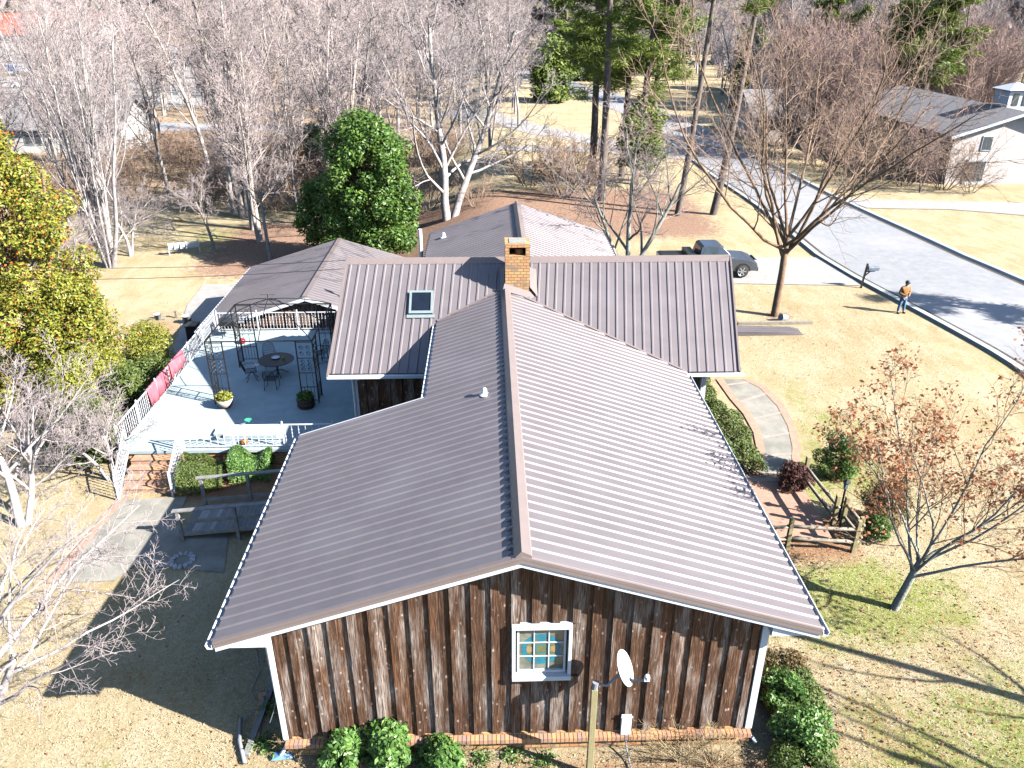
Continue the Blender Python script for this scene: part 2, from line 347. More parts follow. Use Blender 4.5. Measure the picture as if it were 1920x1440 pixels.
for i, (x, y, z) in enumerate(V):
    lit = 0
    if -26 < x < 20: lit = .8 * ss(50, 56, y) * (1 - ss(66, 72, y)) * ss(-26, -18, x) * (1 - ss(14, 20, x))
    lit = max(lit, ss(66, 80, y) * (1 - ss(-12, -4, x)) * .5, .5 * blob(x, y, 10.9, 16.4, 1.6, 1.3), .8 * blob(x, y, 15, 38.3, 2, 1.5))
    gr = max(1.5 * blob(x, y, 10.5, 17.8, 5, 2.4), 1.2 * blob(x, y, 14, 10.5, 9, 7), .9 * blob(x, y, 12.5, 24, 4, 3), .65 * blob(x, y, -9, 11, 5, 3), .8 * blob(x, y, -20, 64, 9, 5), .5 * blob(x, y, 24, 32, 4, 4), .6 * blob(x, y, 13.5, 28, 3, 4))
    soil = max(1 if (-5.6 < x < 7.6 and 11.2 < y < 13) else 0, 1 if (8.9 < x < 11.4 and 19 < y < 22) else 0, 1 if (-12 < x < -7 and 23.2 < y < 25.3) else 0, 1.4 * blob(x, y, -20, 43.4, 2.2, 2.4))
    cols[i, :3] = (min(1, lit), min(1, gr), min(1, soil))
ca.data.foreach_set('color', cols.ravel())

def strip(name, left, right, mat_, lift=.03, n=6, label=None, cat=None, kind='structure', m=2, step=None):
    # sheet between two world polylines of equal length, laid on the terrain
    V = []; Fa = []; rows = []
    for i in range(len(left) - 1):
        for k in range(n): t = k / n; rows.append((Vector(left[i]).lerp(Vector(left[i + 1]), t), Vector(right[i]).lerp(Vector(right[i + 1]), t)))
    rows.append((Vector(left[-1]), Vector(right[-1])))
    for a, b in rows:
        for k in range(m + 1): p = a.lerp(b, k / m); V.append((p.x, p.y, tz(p.x, p.y) + lift))
    for i in range(len(rows) - 1):
        for k in range(m): q = i * (m + 1) + k; Fa.append((q, q + 1, q + m + 2, q + m + 1))
    o = np_mesh(name, V, Fa, mat_); tag(o, label, cat, None, kind); return o
def P2(*pts): return [Vector((x, y, 0)) for x, y in pts]
near = P2((25.6, 4), (25.0, 22), (24.0, 31.6), (22.7, 39.9), (21.98, 44.5), (21.5, 49), (21.6, 61.7), (21.2, 76.8), (21.0, 95), (19.5, 118), (14, 145), (5, 175), (-12, 215))
farc = P2((33.6, 4), (33.0, 22), (32.2, 34), (31.0, 43.2), (30.2, 48), (29.7, 54.4), (28.7, 65.2), (28.1, 75), (27.4, 95), (26.2, 120), (21, 150), (12, 182), (-4, 222))
strip('road', near, farc, M_asph, .03, 6, m=4)
def kerb(name, line, sgn):
    mb = MB(); pts = []
    for i in range(len(line) - 1):
        for k in range(5): pts.append(line[i].lerp(line[i + 1], k / 5))
    pts = [p for p in pts if p.y < 120]
    prof = [(-.02, -.1), (-.02, .05), (.1, .16), (.42, .16), (.42, -.1)]
    n0 = None
    for i, p in enumerate(pts):
        d = (pts[min(i + 1, len(pts) - 1)] - pts[max(0, i - 1)]).normalized(); s_ = Vector((-d.y, d.x, 0)) * sgn; h = tz(p.x, p.y)
        for a, z in prof: q = p + s_ * a; mb.v.append((q.x, q.y, h + z))
    k = len(prof)
    for i in range(len(pts) - 1):
        for j in range(k - 1): mb.f.append((i * k + j, i * k + j + 1, (i + 1) * k + j + 1, (i + 1) * k + j)); mb.m.append(0)
    tag(mb.build(name, M_conc), kind='structure')
kerb('kerb', near, 1); kerb('kerb', farc, -1)
strip('gutter', [p + Vector((.03, 0, 0)) for p in near[:9]], [p + Vector((.3, 0, 0)) for p in near[:9]], M_asphd, .036, 8, m=1)
strip('gutter', [p - Vector((.3, 0, 0)) for p in farc[:9]], [p - Vector((.03, 0, 0)) for p in farc[:9]], M_asphd, .036, 8, m=1)
strip('driveway', P2((5, 43.2), (14.5, 43.4), (21.5, 43.0)), P2((5, 49.5), (14.5, 48.6), (21.3, 48.6)), M_drive, .035, 6)
strip('driveway', P2((29.2, 65.2), (36, 63.6), (46, 62)), P2((30.0, 61.6), (36, 60.8), (46, 56)), M_drive, .04, 6)
strip('driveway', P2((-19.6, 52), (-19.3, 47.9), (-18.4, 44), (-17.2, 39), (-15.5, 37.5)), P2((-13.5, 52), (-13.5, 47.9), (-13.5, 44), (-13.4, 39), (-13.4, 37.5)), M_drive, .035, 6)
strip('driveway', P2((21.0, 84), (12.5, 91), (5, 100), (-3, 117), (-8, 141)), P2((21.0, 90), (14, 96), (8, 105), (1, 120), (-4, 143)), M_drive, .035, 6)
strip('driveway', P2((1, 88), (10, 87.5), (21.2, 82)), P2((1, 91), (11, 91), (21.2, 86)), M_drive, .045, 6)
strip('parking_lot', P2((-190, 150), (-60, 150), (-48, 150)), P2((-260, 330), (-110, 330), (-85, 330)), M_drive, .04, 6, m=6)
strip('road', P2((-120, 128), (-60, 122), (-25, 120)), P2((-120, 137), (-60, 131), (-25, 127)), M_asph, .03, 6)
# garden walk at the right of the house: concrete panels, brick edging
wl = [T(*q) for q in ((1355, 712), (1378, 745), (1405, 775), (1425, 810), (1433, 845), (1425, 880), (1405, 905))]
wr = [T(*q) for q in ((1392, 712), (1425, 728), (1458, 762), (1478, 800), (1487, 840), (1485, 875), (1465, 912))]
strip('garden_path', wl, wr, M_concold, .03, 4)
def off(l, r, d): 
    return [a + (a - b).normalized() * d for a, b in zip(l, r)]
for i in range(len(wl) - 1):
    for t in (.3,):
        a, b = wl[i].lerp(wl[i + 1], t), wr[i].lerp(wr[i + 1], t); d = (wl[i + 1] - wl[i]).normalized() * .13
        strip('path_edging', [a, b], [a + d, b + d], M_brickpale, .042, 2, m=1)
strip('path_edging', off(wl, wr, .3), off(wl, wr, -.03), M_brickred, .045, 4, m=1)
strip('path_edging', off(wr, wl, -.03), off(wr, wl, .3), M_brickred, .045, 4, m=1)
strip('brick_patio', [T(1395, 893), T(1440, 1015)], [T(1500, 905), T(1560, 1012)], M_brickred, .05, 6)
strip('path_edging', [T(1395, 905).lerp(T(1400, 905), 0), T(1470, 905)], [T(1398, 893), T(1478, 893)], M_brickstep, .06, 2, m=1)
pl = [T(*q) for q in ((232, 938), (190, 990), (140, 1050), (100, 1095))]; pr_ = [T(*q) for q in ((350, 932), (330, 985), (268, 1050), (215, 1090))]
strip('garden_path', pl, pr_, M_concold, .03, 4)
strip('garden_path', [T(300, 985), T(262, 1060)], [T(430, 1000), T(420, 1075)], M_concold, .026, 4)
strip('path_edging', off(pl, pr_, .25), off(pl, pr_, -.03), M_brickred, .045, 4, m=1)
# ------------------------------------------------------------------ the house
SL = 0.3225; RX = 0.555; RZ = 5.06
house = empty('house', (RX, 20, -.8), 'wooden ranch house with brown ribbed metal roof, weathered board and batten gable and brick chimney', 'house')
def zr(x): return RZ - SL * abs(x - RX)
def roof_panel(name, A, B, Cc, D, sp=.325, parent=house, thick=.05, rib=.034, jag=True, minor=False, shadow=True):
    """A-B eave, D-C ridge (A below D, B below C); ribs run eave to ridge at equal spacing along A-B"""
    A, B, Cc, D = map(Vector, (A, B, Cc, D)); n = (B - A).cross(D - A).normalized()
    if n.z < 0: n = -n
    mb = MB(); lo = [p - n * thick for p in (A, B, Cc, D)]
    mb.add([A, B, Cc, D] + lo, [(0, 1, 2, 3), (7, 6, 5, 4), (0, 4, 5, 1), (1, 5, 6, 2), (2, 6, 7, 3), (3, 7, 4, 0)])
    L = (B - A).length; k = int(L / sp); off_ = (L - k * sp) / 2; ud = (B - A).normalized()
    def rb(t, w, h):
        a = A.lerp(B, t / L); d = D.lerp(Cc, t / L)
        v = []
        for p in (a + (a - d).normalized() * .02, d):
            v += [p - ud * w, p - ud * w * .45 + n * h, p + ud * w * .45 + n * h, p + ud * w]
        mb.add(v, [(0, 1, 5, 4), (1, 2, 6, 5), (2, 3, 7, 6), (0, 3, 2, 1)])
    for i in range(k + 1):
        rb(off_ + i * sp, .055, rib)
        if minor and i < k: rb(off_ + i * sp + sp * .36, .012, .004); rb(off_ + i * sp + sp * .64, .012, .004)
    # screw heads in rows
    for r_ in ((.06, .5, .94) if rib > .02 else ()):
        for i in range(k):
            t = (off_ + (i + .12) * sp) / L; p = A.lerp(B, t).lerp(D.lerp(Cc, t), r_)
            s1 = ud * .012; s2 = (D - A).normalized() * .012
            mb.add([p - s1 - s2 + n * .003, p + s1 - s2 + n * .003, p + s1 + s2 + n * .006, p - s1 + s2 + n * .006], [(0, 1, 2, 3)])
    o = mb.build(name, M_roof, parent, fix=False)
    return o
y0 = 12.5; EL = -5.86; ER = 6.95
roofL = roof_panel('roof', (EL, 21.1, zr(EL)), (EL, y0, zr(EL)), (RX, y0, RZ), (RX, 21.1, RZ))
roof_panel('roof', (-1.97, 28.6, zr(-1.97)), (-1.97, 21.1, zr(-1.97)), (RX, 21.1, RZ), (RX, 28.6, RZ))
roof_panel('roof', (ER, y0, zr(ER)), (ER, 28.2, zr(ER)), (RX, 28.6, RZ), (RX, y0, RZ))
WY = 29.8; WZ = 5.86; WEY = 25.28; WE = 3.0; WSL = (WZ - WE) / (WY - WEY)
roof_panel('roof', (-5.74, WEY + .12, WE + .05), (8.84, WEY, WE), (9.42, WY, WZ), (-5.5, WY, WZ), .325)
roof_panel('roof', (9.3, 34.2, 3.1), (-5.6, 34.2, 3.1), (-5.5, WY, WZ), (9.42, WY, WZ), .325)
FX = 1.35
roof_panel('roof', (FX - 4.28, 39, 4.38), (FX - 4.28, 30.5, 4.38), (FX, 30.5, 5.84), (FX, 39, 5.84), .325)
roof_panel('roof', (FX + 4.37, 30.5, 4.36), (FX + 4.37, 39, 4.36), (FX, 39, 5.84), (FX, 30.5, 5.84), .325)
# ridge caps: raised, steeper than the roof on both flanks
def cap_y(ya, yb, x, z, w=.19, up=.15, dl=.235, dr=.1, parent=house):
    mb = MB(); mb.prism([(x - w, z - SL * w + .0), (x - w, z - SL * w + .02), (x - w * .95, z + up - dl + .02), (x, z + up), (x + w, z + up - dr), (x + w + .02, z + up - dr - .035), (x + w, z - SL * w)], 'y', ya, yb)
    mb.build('ridge_cap', M_roofside, parent)
    # saw-toothed shadow of the closure strip, painted as black triangles left of the cap
    t = MB(); k = int((yb - ya) / .16)
    for i in range(k):
        y = ya + i * .16
        t.add([(x - w - .002, y, z - SL * w + .035), (x - w - .002, y + .08, z - SL * w + .035), (x - w - .09, y + .02, z - SL * (w + .09) + .006)], [(0, 1, 2)])
    t.build('closure_shadow', M_black, parent, fix=False)
cap_y(y0 - .02, 28.15, RX, RZ); cap_y(30.1, 39, FX, 5.84)
m = MB(); m.prism([(WY - .24, WZ - WSL * .24 + .03), (WY, WZ + .07), (WY + .24, WZ - .6 * .24 + .03), (WY + .24, WZ - .6 * .24), (WY, WZ + .04), (WY - .24, WZ - WSL * .24)], 'x', -5.52, 9.44); m.build('ridge_cap', M_roofside, house)
# walls
def wall(name, mb): return mb.build(name, M_siding, house)
w = MB(); w.prism([(-4.82, -.45), (5.98, -.45), (5.98, zr(5.98) - .12), (RX, RZ - .12), (-4.82, zr(-4.82) - .12)], 'y', 13.09, 20.6); w.build('wall', M_siding, house)
w = MB(); w.prism([(-1.6, -.2), (5.98, -.45), (5.98, zr(5.98) - .12), (RX, RZ - .12), (-1.6, zr(-1.6) - .12)], 'y', 20.6, 26); w.build('wall', M_siding, house)
w = MB(); w.prism([(26, -.2), (33.6, -.2), (33.6, 2.8), (WY, WZ - .2), (26, 3.1)], 'x', -4.9, 7.85); w.build('wall', M_siding, house)
w = MB(); w.prism([(FX - 3.9, -.4), (FX + 3.9, -.4), (FX + 3.9, 4.3), (FX, 5.6), (FX - 3.9, 4.3)], 'y', 33.6, 38.6); w.build('wall', M_siding, house)
# gable boards and battens, every board its own island in one mesh per wall
random.seed(4)
b = MB(); pit = .44; x = -4.82
while x < 5.95:
    x1 = min(5.98, x + pit - .006); 
    b.add([(x, 13.08, -.48), (x1, 13.08, -.48), (x1, 13.08, zr(x1) - .14), (x, 13.08, zr(x) - .14), (x, 13.06, -.48), (x1, 13.06, -.48), (x1, 13.06, zr(x1) - .14), (x, 13.06, zr(x) - .14)], [(4, 5, 6, 7), (0, 4, 7, 3), (1, 2, 6, 5), (0, 1, 5, 4)])
    x += pit
b.build('siding_board', M_siding, house, fix=False)
b = MB(); x = -4.82 + .0
while x < 5.95:
    wd_ = .17 + random.uniform(-.02, .03); xa = max(-4.8, x - wd_ / 2); xb = min(5.95, x + wd_ / 2)
    za = -.49 + random.uniform(-.01, .01)
    spans = [(za, za, zr(xa) - .14, zr(xb) - .14)] if xb < .36 or xa > 1.7 else [(za, za, 1.3, 1.3), (2.86, 2.86, zr(xa) - .14, zr(xb) - .14)]
    for s0, s1, s2, s3 in spans:
        b.add([(xa, 13.07, s0), (xb, 13.07, s1), (xb, 13.07, s3), (xa, 13.07, s2), (xa, 13.005, s0), (xb, 13.005, s1), (xb, 13.005, s3), (xa, 13.005, s2)], [(4, 5, 6, 7), (0, 4, 7, 3), (1, 2, 6, 5), (0, 1, 5, 4)])
    x += pit
b.build('batten', M_siding, house, fix=False)
b = MB(); x = -4.7
while x < 7.7:
    if x < -1.2 or x > 5.9: b.box(x, x + .12, 25.95, 26, -.2, 3.0)
    x += pit
b.build('batten', M_siding, house)
b = MB(); y = 13.1
while y < 26:
    if y < 20.6: b.box(-4.78, -4.82, y, y + .1, -.2, 3.2)
    b.box(5.98, 5.92, y, y + .1, -.2, 3.2); y += pit
b.build('batten', M_siding, house)
# brick footing with a soldier course that steps out
b = MB(); b.box(-4.88, 6.04, 13.03, 20.6, -1.4, -.5); b.box(-1.66, 5.94, 20.6, 26.05, -1, -.25); b.box(-4.96, 7.9, 26, 33.6, -3, -.25); b.box(FX - 3.95, FX + 3.95, 33.6, 38.65, -3, -.45)
b.build('brick_base', M_brick, house)
random.seed(8); b = MB(); x = -4.88
while x < 6.0:
    b.box(x, x + .085, 12.86 + random.uniform(0, .01), 13.025, -.66, -.54 + random.uniform(-.004, .006)); x += .1
b.build('brick_sill', mat('sill_brick', (.62, .36, .16), (.5, .25, .14), 2, .9, island=.8, c3=(.3, .22, .2)), house)
# fascia, soffit returns, gutters
b = MB()
for x0_, x1_ in ((EL + .02, RX), (RX, ER - .02)):
    za, zb = zr(x0_), zr(x1_)
    b.add([(x0_, y0 - .03, za - .045), (x1_, y0 - .03, zb - .045), (x1_, y0 - .03, zb - .14), (x0_, y0 - .03, za - .14), (x0_, y0 + .01, za - .05), (x1_, y0 + .01, zb - .05), (x1_, y0 + .01, zb - .14), (x0_, y0 + .01, za - .14)], [(0, 1, 2, 3), (0, 4, 5, 1), (3, 2, 6, 7)])
    b.add([(x0_, y0 - .03, za + .03), (x1_, y0 - .03, zb + .03), (x1_, y0 - .03, zb - .05), (x0_, y0 - .03, za - .05), (x0_, y0 + .1, za + .035), (x1_, y0 + .1, zb + .035)], [(0, 1, 2, 3), (0, 4, 5, 1)])
b.build('rake_trim', M_roofside, house, fix=False)
b = MB()
for x0_, x1_ in ((EL + .04, RX), (RX, ER - .04)):
    za, zb = zr(x0_) - .1, zr(x1_) - .1
    yy = y0
    b.add([(x0_, yy, za), (x1_, yy, zb), (x1_, yy, zb - .16), (x0_, yy, za - .16), (x0_, yy + .05, za), (x1_, yy + .05, zb), (x1_, yy + .05, zb - .16), (x0_, yy + .05, za - .16)], [(0, 1, 2, 3), (3, 2, 6, 7), (4, 7, 6, 5), (0, 4, 5, 1)])
b.build('fascia', M_white, house, fix=False)
b = MB()
for sx, xe, xw in ((-1, EL + .06, -4.76), (1, ER - .06, 5.9)):
    ze = zr(xe) - .24; zw = zr(xw) - .22
    b.prism([(xe, ze), (xw, ze), (xw, zw), (xe, ze + .06)], 'y', y0 + .07, 13.07)
    b.box(min(xe, xw), max(xe, xw), 13.07, 20.6 if sx < 0 else 28, ze - .02, ze)
b.build('soffit', M_white, house)
def gutter(name, ya, yb, x, z, sx, m=M_white):
    g = MB(); g.prism([(x, z), (x + sx * .02, z + .0), (x + sx * .02, z - .09), (x + sx * .1, z - .09), (x + sx * .13, z - .01), (x + sx * .15, z - .01), (x + sx * .115, z - .115), (x, z - .115)], 'y', ya, yb); return g.build(name, m, house)
gutter('gutter', y0 - .02, 21.1, EL - .0, zr(EL) - .05, -1); gutter('gutter', y0 - .02, 25.9, ER, zr(ER) - .05, 1)
gutter('gutter', 21.1, 27.1, -1.97, zr(-1.97) - .05, -1)
g = MB(); g.box(-5.8, -1.0, WEY - .02, WEY + .1, WE - .11, WE + .0); g.box(6.9, 9.0, WEY - .14, WEY - .02, WE - .13, WE - .04); g.build('gutter', M_white, house)
g = MB(); g.box(-5.7, 8.9, WEY + .1, 26, WE - .16, WE - .13); g.build('soffit', M_white, house)
for xa in (-4.94, 5.94):
    g = MB(); g.box(xa - .0, xa + .12, 12.99, 13.11, -.5, 2.9) if xa < 0 else g.box(xa - .06, xa + .1, 12.99, 13.11, -.5, 2.9); g.build('corner_board', M_white, house)
g = MB(); g.box(-4.97, -4.87, 25.93, 26.05, -.2, 2.9); g.build('corner_board', M_white, house)
g = MB(); g.box(7.8, 7.92, 25.93, 26.05, -.2, 2.9); g.build('corner_board', M_white, house)
def pipe(pts, r=.045): g = MB(); g.tube(pts, r, 8); g.build('downspout', M_white, house)
pipe([(-5.84, 12.87, 2.86), (-5.6, 12.97, 2.6), (-4.95, 13.05, 2.4), (-4.9, 13.05, -.75), (-5.05, 12.95, -.98)])
pipe([(6.95, 13., 2.8), (6.6, 13.05, 2.6), (6.0, 13.11, 2.3), (6.02, 13.11, -.75), (6.2, 13., -.98)])
pipe([(-4.72, 25.35, 2.85), (-5.02, 25.9, 2.6), (-5.02, 25.9, .15)]); pipe([(7.7, 25.25, 2.85), (7.72, 25.85, 2.55), (7.72, 25.98, -.2)])
# rake edge of the notch
g = MB()
for xa, xb, yy in ((EL, -1.97, 21.1), ):
    g.add([(xa, yy + .02, zr(xa) + .03), (xb, yy + .02, zr(xb) + .03), (xb, yy + .02, zr(xb) - .2), (xa, yy + .02, zr(xa) - .2), (xa, yy, zr(xa) + .03), (xb, yy, zr(xb) + .03), (xb, yy, zr(xb) - .2), (xa, yy, zr(xa) - .2)], [(0, 1, 2, 3), (4, 5, 6, 7), (0, 1, 5, 4)])
g.build('fascia', M_white, house)
g = MB()
for xr, xe in ((9.42, 8.84), (-5.5, -5.74)):
    s_ = 1 if xr > 0 else -1
    g.bar((xe + s_ * .03, WEY, WE - .02), (xr + s_ * .03, WY, WZ - .02), .06, .16); g.bar((xr + s_ * .03, WY, WZ - .02), (xe + s_ * .1, 34.2, 3.1), .06, .16)
g.bar((FX - 4.28, 39.02, 4.36), (FX, 39.02, 5.82), .06, .12); g.bar((FX + 4.37, 39.02, 4.34), (FX, 39.02, 5.82), .06, .12)
g.build('rake_trim', M_roofside, house)
g = MB(); g.bar((FX + 4.42, 30.5, 4.3), (FX + 4.42, 39, 4.3), .1, .1); g.bar((FX - 4.33, 31, 4.3), (FX - 4.33, 39, 4.3), .1, .1); g.build('gutter', mat('dark_gutter', (.1, .09, .09)), house)
# valley flashing
def wz(y): return WE + WSL * (y - WEY)
g = MB()
for s_, xe in ((1, ER), (-1, -1.97)):
    pts = []
    for i in range(9):
        x = RX + (xe - RX) * i / 8; z = zr(x); y = WEY + (z - WE) / WSL; pts.append(Vector((x, y, z + .045)))
    for i in range(8): g.bar(pts[i], pts[i + 1], .09, .008, (s_ * .2, -.35, 1))
g.build('valley_flashing', M_roofside, house)
# window with frame, grille and coloured roundel behind the glass
win = MB(); win.box(.37, 1.69, 12.86, 13.07, 1.31, 1.43); win.box(.37, 1.69, 12.92, 13.07, 2.74, 2.85); win.box(.37, .45, 12.92, 13.07, 1.43, 2.74); win.box(1.61, 1.69, 12.92, 13.07, 1.43, 2.74)
win = win.build('window', M_white, house, bevel=.01)
g = MB(); g.box(.49, .54, 13.01, 13.08, 1.43, 2.74); g.box(1.52, 1.57, 13.01, 13.08, 1.43, 2.74); g.box(.54, 1.52, 13.01, 13.08, 1.43, 1.49); g.box(.54, 1.52, 13.01, 13.08, 2.68, 2.74)
for i in (1, 2):
    x = .54 + .98 * i / 3; g.box(x - .012, x + .012, 13.03, 13.05, 1.49, 2.68)
    z = 1.49 + 1.19 * i / 3; g.box(.54, 1.52, 13.032, 13.048, z - .012, z + .012)
g.build('grille', M_white, win)
g = MB(); g.box(.54, 1.52, 13.053, 13.058, 1.49, 2.68); g.build('pane', mat('dim_interior', (.1, .11, .08), (.3, .3, .22), 2.2, .15, spec=.8), win)
def disc(name, r0, r1, m, y, segs=28, a0=0, a1=6.2832, cx=1.03, cz=2.08, sx=1.0):
    g = MB(); n = max(2, int(segs * (a1 - a0) / 6.28))
    for i in range(n):
        a, b_ = a0 + (a1 - a0) * i / n, a0 + (a1 - a0) * (i + 1) / n
        g.add([(cx + math.cos(t) * r * sx, y, cz + math.sin(t) * r) for t, r in ((a, r0), (b_, r0), (b_, r1), (a, r1))], [(0, 1, 2, 3)])
    return g.build(name, m, win, fix=False)
M_teal = mat('teal_glass', (.02, .26, .33), (.03, .17, .24), 9, .3); M_amber = mat('amber_glass', (.34, .25, .12), (.42, .3, .16), 9, .2); M_olive = mat('olive_glass', (.14, .16, .07), (.2, .2, .1), 9, .2)
disc('stained_glass_ring', .34, .44, M_teal, 13.05, cx=1.03); disc('stained_glass_field', .0, .335, M_olive, 13.051)
for k in range(4):
    a = k * math.pi / 2; disc('stained_glass_petal', .2, .335, M_amber if k % 2 == 0 else M_teal, 13.0485, a0=a - .32, a1=a + .32)
for k in range(4):
    a = k * math.pi / 2 + .78; disc('stained_glass_petal', .24, .335, M_teal, 13.0485, a0=a - .2, a1=a + .2)
disc('stained_glass_ring', .12, .15, M_teal, 13.0485)
# skylight on the wing
def wp(x, y, h=0): n = Vector((0, -WSL, 1)).normalized(); return Vector((x, y, wz(y))) + n * h
def slab(mb, xa, xb, ya, yb, h0, h1): mb.add([wp(xa, ya, h0), wp(xb, ya, h0), wp(xb, yb, h0), wp(xa, yb, h0), wp(xa, ya, h1), wp(xb, ya, h1), wp(xb, yb, h1), wp(xa, yb, h1)], [(3, 2, 1, 0), (4, 5, 6, 7), (0, 1, 5, 4), (1, 2, 6, 5), (2, 3, 7, 6), (3, 0, 4, 7)])
g = MB(); slab(g, -3.02, -2.14, 27.5, 27.6, .0, .14); slab(g, -3.02, -2.14, 28.32, 28.4, .0, .14); slab(g, -3.02, -2.94, 27.6, 28.32, .0, .14); slab(g, -2.22, -2.14, 27.6, 28.32, .0, .14); slab(g, -3.1, -2.06, 27.38, 27.5, .02, .05)
skl = g.build('skylight', mat('skylight_frame', (.24, .3, .3), (.2, .25, .26)), house)
g = MB(); slab(g, -2.94, -2.22, 27.6, 28.32, .06, .1); g.build('pane', mat('skylight_glass', (.01, .015, .025), (.015, .02, .035), 2, .12, spec=.5), skl)
# vents
def vent(p, r=.07, h=.16, m=M_white):
    p = Vector(p); g = MB(); g.lathe([(r * 2.2, 0), (r * 1.8, .03), (r * 1.1, .06), (r, h), (r * .6, h + .04), (0, h + .045)], p, 14); g.build('roof_vent', m, house, smooth=True)
vent((-.2, 20.1, zr(-.2) + .01), .07, .17); vent((-2.2, 37.2, 5.84 - .34 * 3.55 + .01), .08, .2)
g = MB(); g.tube([(-3.25, 36.5, 2.9), (-3.25, 36.5, 5.25)], .09, 10); g.build('vent_pipe', M_white, house); 
# chimney
cx0, cx1, cy0, cy1 = .575, 1.485, 28.3, 29.2
chm = MB(); chm.box(cx0, cx1, cy0, cy1, 4.4, 6.4); chm = chm.build('chimney', M_brick, house)
g = MB(); g.box(cx0, cx0 + .15, cy0, cy1, 6.402, 6.72); g.box(cx1 - .15, cx1, cy0, cy1, 6.402, 6.72); g.box(cx0 + .15, cx1 - .15, cy1 - .13, cy1, 6.402, 6.72); g.build('flue_housing', M_brick, chm)
g = MB(); g.box(cx0 - .01, cx1 + .01, cy0 - .01, cy1 + .01, 6.723, 6.85); g.build('chimney_cap', M_brick, chm)
g = MB(); g.box(cx0 + .14, cx1 - .14, cy0 + .12, cy1 - .14, 6.853, 6.875); g.build('mortar_top', mat('cap_mortar', (.36, .36, .32), (.25, .26, .24), 9, .9, bump=.5), chm, bevel=.01)
g = MB(); g.lathe([(.17, 6.41), (.17, 6.58), (.13, 6.58), (.13, 6.41)], (1.1, 28.72, 0), 14); g.build('flue', M_terra, chm)
g = MB(); g.box(cx0 + .15, cx1 - .15, cy0 + .3, cy1 - .13, 6.403, 6.43); g.build('flue_floor', M_black, chm)
g = MB()
g.add([(cx0 - .03, cy0 - .02, zr(cx0) + .3), (cx1 + .03, cy0 - .02, zr(cx1) + .26), (cx1 + .32, cy0 - .16, zr(cx1 + .32) + .05), (cx0 - .1, cy0 - .18, zr(cx0) + .08)], [(0, 1, 2, 3)])
g.add([(cx1 + .02, cy0 - .02, wz(cy0) + .28), (cx1 + .02, cy1 + .02, wz(cy1) + .2), (cx1 + .3, cy1 + .1, wz(cy1) + .08), (cx1 + .3, cy0 - .15, wz(cy0 - .15) + .05)], [(0, 1, 2, 3)])
g.add([(cx0 - .02, cy0 - .02, wz(cy0) + .2), (cx0 - .02, cy1 + .02, wz(cy1) + .2), (cx0 - .2, cy1 + .1, wz(cy1) + .06), (cx0 - .2, cy0 - .15, wz(cy0 - .15) + .05)], [(0, 1, 2, 3)])
g.build('flashing', M_roofside, chm, fix=False)
# meter box, cable and conduit on the gable
g = MB(); g.box(2.92, 3.16, 12.93, 13.01, -.55, .05); g.box(2.9, 3.18, 12.91, 12.93, 0.02, .07); g.build('utility_box', M_white, house, bevel=.01)
g = MB(); g.tube([(3.05, 12.97, -.55), (3.07, 12.85, -.85), (3.1, 12.6, -.99), (3.14, 12.1, -1.02)], .02, 6); g.build('conduit', M_grey, house)
g = MB(); g.tube([(-5.1, 13.15, 2.75), (-4.92, 13.2, 2.5), (-4.96, 13.0, 2), (-4.85, 13.15, 1.2), (-5.05, 13.05, .4), (-5.2, 13.05, 0)], .008, 5); g.build('cable', M_grey, house)
g = MB(); g.box(7.92, 7.96, 26.6, 27.6, 0, 2.1); g.build('door', mat('red_door', (.45, .07, .03)), house)

# ------------------------------------------------------------------ garage (lower level, behind the terrace)
GY0, GY1 = 37.1, 47.6; GR = -9.15; GRZ = 1.72
gar = empty('garage', (GR, 42, -2.7), 'low garage with grey brown ribbed metal gable roof behind the terrace railing', 'garage')
GLX = -14.75; GLZ = -.03
roof_panel('roof', (GLX - .05, GY1, GLZ), (GLX, GY0, GLZ), (GR, GY0, GRZ), (GR, GY1, GRZ), .325, gar)
roof_panel('roof', (GR + 5.4, GY0, 0.02), (GR + 5.4, GY1, 0.02), (GR, GY1, GRZ), (GR, GY0, GRZ), .325, gar)
g = MB(); g.prism([(GLX + .4, -3), (GR + 5, -3), (GR + 5, .0), (GR, GRZ - .15), (GLX + .4, .0)], 'y', GY0 + .35, GY1 - .4); g.build('wall', M_siding, gar)
g = MB(); x = GLX + .5
while x < GR + 4.9: g.box(x, x + .1, GY0 + .3, GY0 + .345, -2.6, min(GRZ - .15 - .31 * abs(x - GR), 1.5) - .05); x += .44
g.build('batten', M_siding, gar)
g = MB()
for xa, za, xb, zb in ((GLX, GLZ, GR, GRZ), (GR, GRZ, GR + 5.4, .02)): g.bar((xa, GY0 - .02, za - .1), (xb, GY0 - .02, zb - .1), .03, .16)
g.bar((GLX - .04, GY0, GLZ - .06), (GLX - .08, GY1, GLZ - .06), .1, .1); g.build('fascia', M_white, gar)
g = MB(); g.bar((GR, GY0, GRZ + .04), (GR, GY1, GRZ + .04), .26, .02); g.build('ridge_cap', M_roofside, gar)

